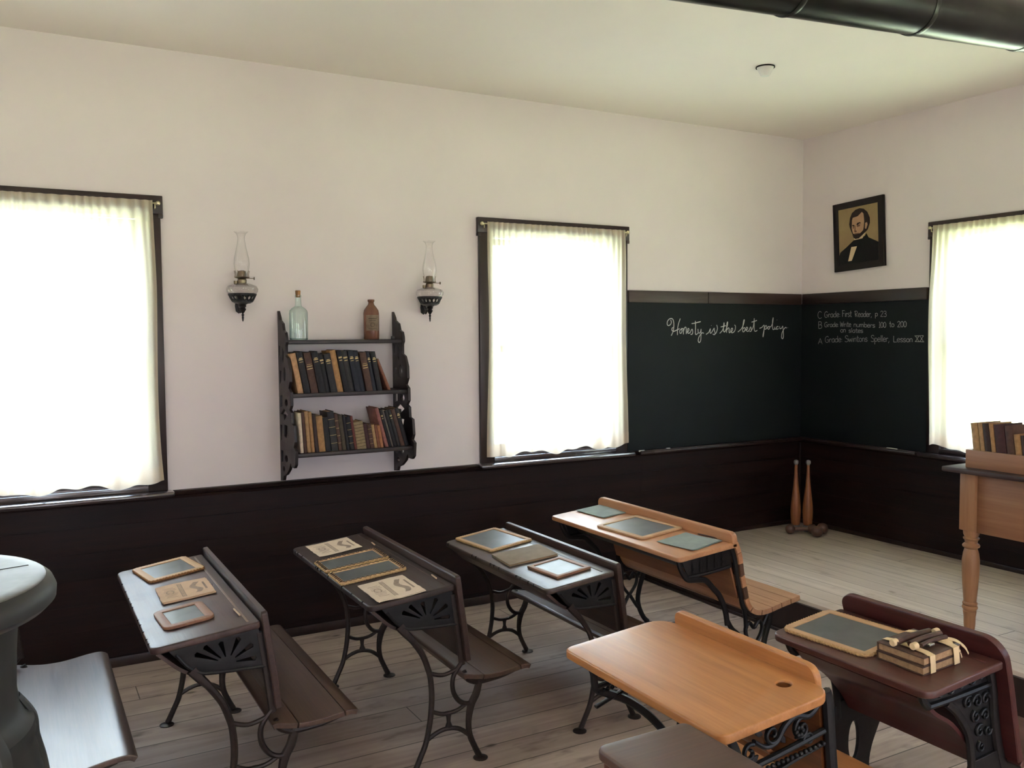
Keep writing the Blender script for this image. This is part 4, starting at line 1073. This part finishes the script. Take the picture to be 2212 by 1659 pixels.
# ------------------------------------------------------------------ things on the desks
DK = {1: (-5.03, .70, .1), 2: (-4.262, .70, .1), 3: (-3.49, .65, .1), 4: (-2.806, .70, .085), 6: (-3.187, .70, .08)}
def on(n, x, y, rz=0, lift=.0006):
    xf, zf, k = DK[n]
    z = zf+k*(x-xf)+lift
    R = Matrix.Rotation(-math.atan(k), 3, 'Y') @ Matrix.Rotation(rad(rz), 3, 'Z')
    return (x, y, z), tuple(R.to_euler())

def slate(n, x, y, lx, ly, rz, label, frame='frame_pale', fw=.026, fh=.011, r=.022, cord=None, group='school slates on the desks', lace=False, x2=None):
    loc, rot = on(n, x, y, rz)
    t = thing('slate', label, 'slate', loc, rot, group)
    def leaf(cy, lyy):
        b = fret([rrect(-lx/2, lx/2, cy-lyy/2, cy+lyy/2, r), rrect(-lx/2+fw, lx/2-fw, cy-lyy/2+fw, cy+lyy/2-fw, .002)], fh, .0025, 'XY', 2)
        b.transform(Matrix.Translation((0, 0, fh/2))); obj('frame', b, frame, t)
        obj('slate_panel', box(-lx/2+fw-.004, lx/2-fw+.004, cy-lyy/2+fw-.004, cy+lyy/2-fw+.004, .002, fh-.0035), 'slate', t, 0)
        if cord:
            P = rrect(-lx/2+.001, lx/2-.001, cy-lyy/2+.001, cy+lyy/2-.001, r, 4); D = []
            for i in range(len(P)):
                a, c = Vector(P[i]), Vector(P[(i+1) % len(P)]); m = max(1, int((c-a).length/.0062))
                D += [a+(c-a)*j/m for j in range(m)]
            b = BM()
            pts = []
            for i, p in enumerate(D):
                pts.append((p.x, p.y, fh/2+.0017*(1 if i % 2 else -1)))
            add_tube(b, pts, .0034, 6, side=(0, 0, 1), tk=.0052, smooth_n=2, closed=True); obj('cord', b, cord, t)
            if lace:
                b = BM()
                m = int(lx/.011)
                for sg in (-1, 1):
                    z = fh+.001; y1_ = cy+sg*lyy/2; y0_ = cy+sg*(lyy/2-.017)
                    pts = [(-lx/2+.012+(lx-.024)*i/m, y1_ if i % 2 else y0_, z) for i in range(m+1)]; add_tube(b, pts, .0011, 5, side=(0, 0, 1), smooth_n=1)
                    m2 = int(lyy/.011); x1_ = sg*lx/2; x0_ = sg*(lx/2-.017)
                    pts = [(x1_ if i % 2 else x0_, cy-lyy/2+.012+(lyy-.024)*i/m2, z) for i in range(m2+1)]; add_tube(b, pts, .0011, 5, side=(0, 0, 1), smooth_n=1)
                obj('lacing', b, 'darkband', t)
    if x2: leaf(x2/2+.003, ly); leaf(-x2/2-.003, ly)
    else: leaf(0, ly)
    return t
slate(1, -4.843, -1.023, .228, .268, 9, 'corded pale-framed slate at the window end of the leftmost desk', cord='cord', fw=.03)
slate(1, -4.887, -1.698, .172, .22, 3, 'small brown-framed slate with rounded corners at the near end of the leftmost desk', 'frame_brown', fw=.03, r=.03)
slate(2, -4.118, -1.366, .285, .187, -1, 'pair of corded slates laced together side by side like a book', cord='cord_pale', fw=.02, lace=True, x2=.205, r=.014)
slate(3, -3.30, -1.051, .247, .343, 5, 'large corded slate at the window end of the grey-brown desk', cord='cord_pale', fw=.022, r=.014)
slate(3, -3.302, -1.678, .185, .23, 4, 'small square-cornered wooden-framed slate at the near end of the grey-brown desk', 'frame_brown', fw=.022, r=.003)
slate(4, -2.622, -1.368, .276, .37, 3, 'wooden-framed slate in the middle of the light oak desk', 'frame_pale', fw=.028, r=.022)
slate(6, -3.014, -3.0, .25, .329, 4, 'largest corded slate, beside the strapped books on the red-stained desk', cord='cord_pale', fw=.026, r=.03)

def sheet(n, x, y, lx, ly, rz, label, mat='paper', pr='paperink', seed=1, group='old papers on the desks', leaves=1, lift=.0008, thick=.0012, design=1, name='pamphlet', cat='booklet'):
    rn = random.Random(seed); loc, rot = on(n, x, y, rz, lift)
    t = thing(name, label, cat, loc, rot, group)
    def surf(u, v, ofs):
        return .0022*(1+math.sin(u*3+seed)*math.cos(v*2.3+seed*2))*(.3+abs(u)*.5+abs(v)*.3)+ofs
    for q in range(leaves):
        b = BM(); n_ = 14; G = []; jx = [rn.uniform(-.0016, .0016) for _ in range(4*n_+4)]
        dx, dy = (q*.004, -q*.005)
        for layer in (0, 1):
            g = []
            for i in range(n_+1):
                row = []
                for j in range(n_+1):
                    u, v = 2*i/n_-1, 2*j/n_-1
                    ex = jx[j] if i in (0, n_) else 0; ey = jx[n_+i] if j in (0, n_) else 0
                    row.append(b.verts.new((u*lx/2+ex+dx, v*ly/2+ey+dy, surf(u, v, (leaves-1-q)*.0025+layer*thick))))
                g.append(row)
            G.append(g)
        for i in range(n_):
            for j in range(n_):
                b.faces.new((G[1][i][j], G[1][i+1][j], G[1][i+1][j+1], G[1][i][j+1])); b.faces.new((G[0][i][j], G[0][i][j+1], G[0][i+1][j+1], G[0][i+1][j]))
        for i in range(n_):
            for a, c in (((i, 0), (i+1, 0)), ((i+1, n_), (i, n_)), ((0, i+1), (0, i)), ((n_, i), (n_, i+1))):
                b.faces.new((G[0][a[0]][a[1]], G[0][c[0]][c[1]], G[1][c[0]][c[1]], G[1][a[0]][a[1]]))
        obj('cover' if q == 0 else 'under_leaf', b, mat, t)
    if design:
        b = BM()
        def strip(pts, w):
            A_ = []
            for i, p in enumerate(pts):
                d = Vector(pts[min(i+1, len(pts)-1)])-Vector(pts[max(i-1, 0)]); d.normalize(); nn = Vector((-d.y, d.x))*w
                r_ = []
                for sg in (1, -1):
                    X, Y = p[0]*lx/2+nn.x*sg, p[1]*ly/2+nn.y*sg
                    r_.append(b.verts.new((X, Y, surf(X/lx*2, Y/ly*2, (leaves-1)*.0025+thick+.0003))))
                A_.append(r_)
            for p, q in zip(A_, A_[1:]): b.faces.new((p[0], q[0], q[1], p[1]))
        f = 1 if design == 1 else -1
        for xo in (-.17, -.03): strip([(f*xo, y_/10) for y_ in range(-8, 9, 2)], .0016)
        for k in range(13): strip([(f*(-.15), -.74+k*.122), (f*(-.05), -.74+k*.122)], .0042)
        for xo, w_ in ((.36, .0016), (.56, .0016), (.46, .0075)): strip([(f*(xo+.11*math.sin(k*.75)), -.65+k*.13) for k in range(11)], w_)
        for k in range(9): strip([(f*(-.75+.03*math.sin(k*2.1)), -.6+k*.14), (f*(-.32-.05*math.sin(k*1.7)), -.6+k*.14)], .0024)
        strip([(f*(-.54+.14*math.cos(k*.6)), .02+.2*math.sin(k*.6)) for k in range(12)], .0022)
        strip([(f*.8, -.5+k*.1) for k in range(11)], .004)
        obj('printing', b, pr, t)
    return t
sheet(1, -4.836, -1.391, .19, .225, -1, 'folded buff booklet between the two slates on the leftmost desk', 'buff', seed=2, leaves=2, thick=.004)
sheet(2, -4.104, -.971, .205, .228, 0, 'yellowed printed paper at the window end of the hinged-slate desk', seed=3)
sheet(2, -4.125, -1.751, .191, .245, -2, 'yellowed printed booklet at the near end of the hinged-slate desk', seed=4, leaves=2, thick=.002)
sheet(4, -2.544, -.948, .208, .25, 3, 'torn blue-grey paper at the window end of the light oak desk', 'bluepaper', seed=6, leaves=2, design=0, name='paper_sheet', cat='paper')
sheet(4, -2.611, -1.74, .20, .226, 6, 'torn blue-grey paper at the near end of the light oak desk', 'bluepaper', seed=9, leaves=2, design=0, name='paper_sheet', cat='paper')
loc, rot = on(3, -3.319, -1.405, -5)
t = thing('booklet', 'drab grey hard-covered booklet between the two slates of the grey-brown desk', 'booklet', loc, rot, 'old papers on the desks')
b = BM(); add_box(b, -.125, .125, -.104, .104, .0085, .011, bev=.0008); add_box(b, -.125, .125, -.104, .104, 0, .0025, bev=.0008); add_box(b, -.125, .125, .101, .104, 0, .011, bev=.0008); obj('cover', b, 'greybook', t)
obj('pages', box(-.121, .121, -.100, .101, .0025, .0085), 'page', t, 0)

def pencil(n, x, y, L, rz, label, m='graphite', r=.0034):
    loc, rot = on(n, x, y, rz, .0008)
    b = BM(); add_tube(b, [(0, -L/2, r), (0, L/2-.008, r), (0, L/2, r)], [r, r, r*.3], 7, side=(0, 0, 1), smooth_n=1)
    o = obj('slate_pencil', b, m); o.location = loc; o.rotation_euler = rot
    tag(o, label, 'pencil', 'slate pencils on the desks')
pencil(1, -4.725, -1.80, .09, 2, 'slate pencil in the groove at the near end of the leftmost desk')
pencil(2, -3.945, -1.07, .055, -5, 'stub of slate pencil near the window end of the hinged-slate desk')
pencil(2, -3.935, -1.74, .06, -5, 'stub of slate pencil near the backboard at the near end of the hinged-slate desk')
pencil(4, -2.49, -1.735, .13, 6, 'dark slate pencil beside the near blue-grey paper on the light oak desk', 'leather')
pencil(6, -2.878, -3.065, .085, 2, 'pale slate pencil in the groove behind the largest slate')
# ink stain blot
# strapped books
gx, gy = -3.018, -3.272
(lx_, ly_, lz_), rot = on(6, gx, gy, -2)
def flat_book(zo, dx, dy, ht, col, label, rz):
    (x, y, z), ro = on(6, gx+dx, gy+dy, rz, zo)
    t = thing('book', label, 'book', (x, y, z), ro, 'strapped books')
    b = BM(); w, d = .168, .165
    add_box(b, -w/2, w/2, -d/2, d/2, 0, .003, bev=.001); add_box(b, -w/2, w/2, -d/2, d/2, ht-.003, ht, bev=.001)
    add_box(b, -w/2, w/2, d/2-.004, d/2, 0, ht, bev=.001); obj('cover', b, col, t)
    obj('pages', box(-w/2+.004, w/2-.004, -d/2+.003, d/2-.004, .003, ht-.003), 'page', t, 0)
M['bk_leather'] = M['leather']
flat_book(.0008, 0, 0, .026, 'leather', 'lower leather-bound book of the strapped pair on the red-stained desk', -2)
flat_book(.0275, .002, .001, .026, 'leather', 'upper leather-bound book of the strapped pair, under the rolled strap handle', -1)
stp = thing('book_strap', 'cream strap with rolled leather handle buckled around the two books', 'strap', (lx_, ly_, lz_), rot)
def band(x, w, wav=0):
    b = BM(); hh = .0555; pr = [(-.087, .002), (-.0865, .03), (-.085, hh-.002), (-.06, hh+.002), (0, hh+.003), (.06, hh+.002), (.0865, hh-.003), (.088, .03), (.0875, .002)]
    a = BM(); A_ = [[a.verts.new((x+sx*w/2+wav*(i/8), y, z)) for sx in (-1, 1)] for i, (y, z) in enumerate(pr)]
    B_ = [[a.verts.new((x+sx*w/2+wav*(i/8), y*.985, z-.0015*(1 if .01 < z else 0))) for sx in (-1, 1)] for i, (y, z) in enumerate(pr)]
    for G in (A_,):
        for p, q in zip(G, G[1:]): a.faces.new((p[0], p[1], q[1], q[0]))
    for p, q in zip(B_, B_[1:]): a.faces.new((p[0], q[0], q[1], p[1]))
    merge(b, a); return b
obj('band', band(-.045, .022, .004), 'strap', stp); obj('band', band(.06, .024, -.004), 'strap', stp)
for (y, z, r_, a0, a1) in ((.018, .068, .0095, -.078, .075), (-.012, .067, .0088, -.05, .085), (-.035, .065, .0065, -.03, .08)):
    b = BM(); add_tube(b, [(a0, y, z), ((a0+a1)/2, y+.002, z+.002), (a1, y-.002, z)], r_, 12, side=(0, 0, 1)); obj('handle_roll', b, 'leather', stp)
for (x, y, z) in ((-.078, .02, .069), (-.052, -.03, .067), (.082, .0, .069)):
    b = BM(); add_lathe(b, [(.0098, -.010), (.0108, -.008), (.0108, .008), (.0098, .010)], 18, c=(x, y, z), axis='X'); obj('strap_coil', b, 'strap', stp)
for sgn in (0, 1):
    b = BM(); pts = [(.058+.012*sgn, -.03, .0615), (.078+.02*sgn, -.052, .055), (.09+.026*sgn, -.07, .036), (.092+.03*sgn, -.079, .012+.004*sgn)]
    add_tube(b, pts, [.0018, .0018, .0018, .0015], 6, side=(.8, .6, 0), tk=.012); obj('strap_tail', b, 'strap', stp)
b = box(-.01, .012, -.05, -.03, .0605, .066, bev=.001); obj('buckle', b, 'steel', stp)

# ------------------------------------------------------------------ teacher's desk with books
td = thing('teacher_desk', 'light brown teacher desk on the platform with turned legs and a book rack on top', 'desk', (-1.36, -3.55, PH))
TZ = .83
tt = BM(); add_box(tt, -.055, .68, -1.30, 1.335, TZ-.025, TZ, bev=.006); obj('desktop', tt, 'deskdark', td)
def turned_leg(x, y):
    b = BM(); add_box(b, x-.04, x+.04, y-.04, y+.04, .52, TZ-.0255, bev=.003)
    add_lathe(b, [(.018,0),(.022,.012),(.026,.05),(.027,.09),(.03,.11),(.031,.118),(.028,.122),(.034,.13),(.036,.137),(.034,.144),(.028,.148),(.034,.152),(.034,.16),(.029,.166),(.031,.19),(.036,.25),(.04,.33),(.0405,.37),(.036,.405),(.03,.425),(.028,.43),(.038,.437),(.04,.444),(.036,.451),(.028,.456),(.03,.47),(.036,.476),(.037,.482),(.03,.486),(.036,.50),(.038,.52)], 22, c=(x, y, 0))
    return b
for x in (.04, .62):
    for y in (1.232, -1.20): obj('leg', turned_leg(x, y), 'maple', td)
obj('apron', box(.018, .04, -1.16, 1.192, .515, TZ-.0255, bev=.002), 'maple_y', td)
obj('apron', box(.62, .642, -1.16, 1.192, .515, TZ-.0255, bev=.002), 'maple_y', td)
for y in (1.222, -1.21): obj('apron', box(.08, .58, y-.011, y+.011, .515, TZ-.0255, bev=.002), 'maple', td)
g = BM(); add_box(g, .0, .016, -1.2, 1.245, TZ+.0005, TZ+.088, bev=.002); add_box(g, .2, .216, -1.2, 1.245, TZ+.0005, TZ+.088, bev=.002); add_box(g, .016, .2, 1.229, 1.245, TZ+.0005, TZ+.088); add_box(g, .016, .2, -1.2, -1.184, TZ+.0005, TZ+.088)
obj('book_rack', g, 'maple_y', td)
TB = [('khaki', .034, .222), ('khaki', .02, .225), ('dark brown', .028, .223), ('tan', .02, .226), ('maroon', .05, .226), ('brown', .036, .222), ('tan', .03, .185), ('dark brown', .012, .18), ('brown', .024, .18), ('pale tan', .034, .20), ('sage', .022, .198), ('charcoal', .018, .20), ('brown', .036, .205), ('khaki', .03, .2), ('dark brown', .03, .21)]
ycur = -3.55+1.208
cnt = {}
for i, (c, th, h) in enumerate(TB):
    # spine towards -x: rotate so local -y -> -x, local +x -> -y ... thickness runs along y
    book(th, h, .15, c, None, '%s old book standing in the teacher desk rack, %s from its window end' % (c, ORD[i]), (-1.36+.024, ycur-th, PH+TZ+.0008), -PI/2, rad(8), 'books in the teacher desk rack')
    ycur -= th+.0035

# ------------------------------------------------------------------ exercise clubs and dumbbells in the corner
CLUB = [(.024,.0),(.030,.004),(.034,.05),(.036,.1),(.034,.15),(.027,.22),(.0185,.30),(.0125,.38),(.0105,.425),(.010,.45),(.0105,.455)]
def club(x, y, z, label, base=False):
    t = thing('exercise_club', label, 'exercise club', (x, y, z), (0, 0, 0), 'wooden exercise clubs')
    b = BM(); add_lathe(b, [(r_*1.05, z_+.046 if base else z_) for r_, z_ in CLUB], 22); obj('body', b, 'club', t)
    b = BM(); zz = .455+(.046 if base else 0); add_lathe(b, [(.0105, zz), (.017, zz+.01), (.019, zz+.022), (.015, zz+.034), (0, zz+.04)], 16); obj('knob', b, 'pewter', t)
    if base: b = BM(); add_lathe(b, [(.029,0),(.031,.004),(.031,.040),(.028,.045)], 20); obj('foot', b, 'pewter', t)
    return t
club(-.292, -.235, PH+.0005, 'reddish wooden exercise club on a grey foot, left of the pair in the room corner', True)
club(-.226, -.292, PH+.0005, 'orange-brown wooden exercise club, right of the pair in the room corner', True)
def dumbbell(p, q, r, label):
    d = (Vector(q)-Vector(p)); L = d.length
    t = thing('dumbbell', label, 'dumbbell', p, (0, 0, math.atan2(d.y, d.x)), 'wooden dumbbells')
    for x in (0, L):
        b = BM(); add_lathe(b, [(.001,-r),(r*.5,-r*.87),(r*.87,-r*.5),(r,0),(r*.87,r*.5),(r*.5,r*.87),(.001,r)], 22, c=(x, 0, r), axis='X'); obj('ball', b, 'dumbbell', t)
    b = BM(); add_tube(b, [(r*.8, 0, r), (L/2, 0, r), (L-r*.8, 0, r)], [.012, .016, .012], 12, side=(0, 0, 1)); obj('grip', b, 'dumbbell', t)
dumbbell((-.40, -.285, PH+.0005), (-.262, -.368, PH+.0005), .036, 'dark wooden dumbbell lying in front of the left exercise club')
dumbbell((-.318, -.465, PH+.0005), (-.20, -.41, PH+.0005), .041, 'dark wooden dumbbell lying in front of the right exercise club')
b = box(-.008, .008, -.006, .006, 0, .045, bev=.001); o = obj('chalk_block', b, 'white'); o.location = (-.168, -.372, PH+.0005); tag(o, 'small whitish upright stub behind the right dumbbell', 'stub')

# ------------------------------------------------------------------ ceiling fitting and stovepipe, stove
sm = thing('smoke_detector', 'small white conical ceiling fitting above the platform', 'smoke detector', (-1.655, -1.25, H))
b = BM(); add_lathe(b, [(.052,-.0005),(.053,-.007),(.050,-.008),(.048,-.003)], 28); obj('ring', b, 'darkgap', sm)
b = BM(); add_lathe(b, [(.047,-.0035),(.046,-.009),(.026,-.048),(.022,-.052),(0,-.053)], 28); obj('cover', b, 'white', sm)

SXY = (-5.624, -3.025)
pipe = thing('stovepipe', 'black sheet-metal stovepipe running under the ceiling at upper right', 'stovepipe', (SXY[0], SXY[1], 1.2505))
def pz(x): return 2.627+.0603*(x+3.773)+.088-1.2505
xs = [-5.45, -4.49, -3.908, -3.332, -2.754, -2.172, -1.59, -1.0, -.42, -.0006]
for a, c in zip(xs, xs[1:]):
    b = BM(); d = SXY[0]
    add_tube(b, [(a-d, 0, pz(a)), (c-d, 0, pz(c))], [.0885, .0875], 40, side=(0, 1, 0), tk=None, smooth_n=1); obj('pipe_section', b, 'pipe', pipe)
    if c < -.1:
        b = BM(); add_tube(b, [(c-d-.014, 0, pz(c-.014)), (c-d-.003, 0, pz(c-.003)), (c-d+.008, 0, pz(c+.008))], [.0895, .0915, .0895], 40, side=(0, 1, 0), smooth_n=1); obj('seam_ring', b, 'pipeseam', pipe)
b = BM(); zt = pz(-5.45); add_tube(b, [(0, 0, zt-.2), (0, 0, zt-.1), (.03, 0, zt-.04), (.09, 0, zt-.005), (.176, 0, zt)], .0885, 32, side=(0, 1, 0), smooth_n=3); obj('elbow', b, 'pipe', pipe)
b = BM(); add_lathe(b, [(.088, .0), (.088, zt-.195)], 32); obj('riser_pipe', b, 'pipe', pipe)

st = thing('stove', 'tall grey round cast-iron stove cut by the left edge of the photo', 'stove', (SXY[0], SXY[1], 0))
b = BM(); add_lathe(b, [(0,1.25),(.255,1.25),(.281,1.2495),(.2845,1.2475)], 72, cap=False); lid = obj('top_plate', b, 'stovetop', st)
b = BM(); add_lathe(b, [(.2848,1.2472),(.296,1.238),(.3025,1.222),(.301,1.206),(.288,1.193),(.262,1.187),(.242,1.182),(.233,1.172)], 72, cap=False); obj('top_rim', b, 'stove', st)
b = BM(); a = rad(25); add_box(b, -.27, .262, -.0015, .0015, 1.2492, 1.2506); b.transform(Matrix.Rotation(rad(14), 4, 'Z')); obj('lid_seam', b, 'hole', lid)
b = BM(); add_lathe(b, [(.234,1.175),(.229,1.1),(.227,1.03),(.231,.992),(.24,.974),(.255,.963),(.258,.945),(.255,.925),(.262,.885),(.268,.86),(.275,.82),(.28,.75),(.28,.68),(.272,.6),(.255,.5),(.24,.42),(.245,.4),(.3,.36),(.31,.3),(.3,.24),(.24,.2),(0,.19)], 72, cap=False); obj('body', b, 'stove', st)
for k in range(8):
    an = 2*PI*k/8+rad(8); c, s_ = math.cos(an), math.sin(an)
    b = BM(); add_tube(b, [(.228*c, .228*s_, 1.0), (.252*c, .252*s_, .955), (.257*c, .257*s_, .91), (.268*c, .268*s_, .855), (.278*c, .278*s_, .77), (.279*c, .279*s_, .68)], [.007,.010,.010,.011,.011,.008], 8, side=(-s_, c, 0), tk=.018); obj('rib', b, 'stove', st)
for k in range(4):
    an = 2*PI*k/4+rad(45); c, s_ = math.cos(an), math.sin(an)
    b = BM(); add_tube(b, [(.22*c, .22*s_, .25), (.29*c, .29*s_, .18), (.28*c, .28*s_, .09), (.32*c, .32*s_, .012)], [.03, .028, .02, .026], 8, side=(-s_, c, 0), tk=.02); obj('leg', b, 'stove', st)

# ------------------------------------------------------------------ outside, light, camera
struct('ground', box(-40, 30, -40, 30, -.75, -.7), 'grass')
w = bpy.data.worlds.new('World'); SC.world = w; w.use_nodes = True; nt = w.node_tree; nt.nodes.clear()
wo = nt.nodes.new('ShaderNodeOutputWorld'); bg = nt.nodes.new('ShaderNodeBackground')
tc = nt.nodes.new('ShaderNodeTexCoord'); sp = nt.nodes.new('ShaderNodeSeparateXYZ'); nt.links.new(tc.outputs['Generated'], sp.inputs[0])
nt.links.new(ramp(nt, math_(nt, 'MULTIPLY_ADD', sp.outputs[2], .5), [(0, (.55, .56, .5, 1)), (.49, (.6, .63, .62, 1)), (.52, (.62, .77, 1, 1)), (1, (.42, .62, 1, 1))]), bg.inputs[0])
bg.inputs[1].default_value = 9
nt.links.new(bg.outputs[0], wo.inputs[0])
EN = {'A': 56, 'B': 50, 'O': 34}
sun = bpy.data.lights.new('sun', 'SUN'); sun.energy = 330; sun.angle = rad(.6); sun.color = (.86, .86, 1)
so = bpy.data.objects.new('sun', sun); COL.objects.link(so); so.location = (-6, -14, 9); so.rotation_euler = Vector((.12, 1, -1.05)).to_track_quat('-Z', 'Y').to_euler()
for root, W, side in WINS:
    L = bpy.data.lights.new('daylight', 'AREA'); L.shape = 'RECTANGLE'; L.size = W-.2; L.size_y = 1.4; L.energy = EN[side]
    L.color = (.66, .80, 1) if side in 'AB' else (.95, .93, 1)
    o = bpy.data.objects.new('daylight', L); COL.objects.link(o)
    o.matrix_world = root.matrix_world @ Matrix.Translation((W/2, .4, 1.62)) @ Matrix.Rotation(PI/2, 4, 'X') @ Matrix.Rotation(PI, 4, 'X') @ Matrix.Rotation(PI, 4, 'X')
    o.rotation_euler = (root.matrix_world.to_3x3() @ Matrix.Rotation(-PI/2, 3, 'X')).to_euler()

cd = bpy.data.cameras.new('camera'); co = bpy.data.objects.new('camera', cd); COL.objects.link(co)
cd.sensor_width = 36; cd.sensor_fit = 'HORIZONTAL'; cd.lens = CAM['f']/2212*36; cd.clip_start = .05
mw = Matrix((CR, CU, -CF)).transposed().to_4x4(); mw.translation = Vector(CAM['loc']); co.matrix_world = mw
SC.camera = co
vs = SC.view_settings; vs.view_transform = 'Standard'; vs.look = 'None'; vs.exposure = .08; vs.gamma = 1; vs.use_curve_mapping = False
cy = SC.cycles; cy.use_denoising = True; cy.max_bounces = 10; cy.diffuse_bounces = 5; cy.glossy_bounces = 3; cy.transmission_bounces = 6; cy.transparent_max_bounces = 16
cy.sample_clamp_indirect = 15; cy.caustics_reflective = False; cy.caustics_refractive = False
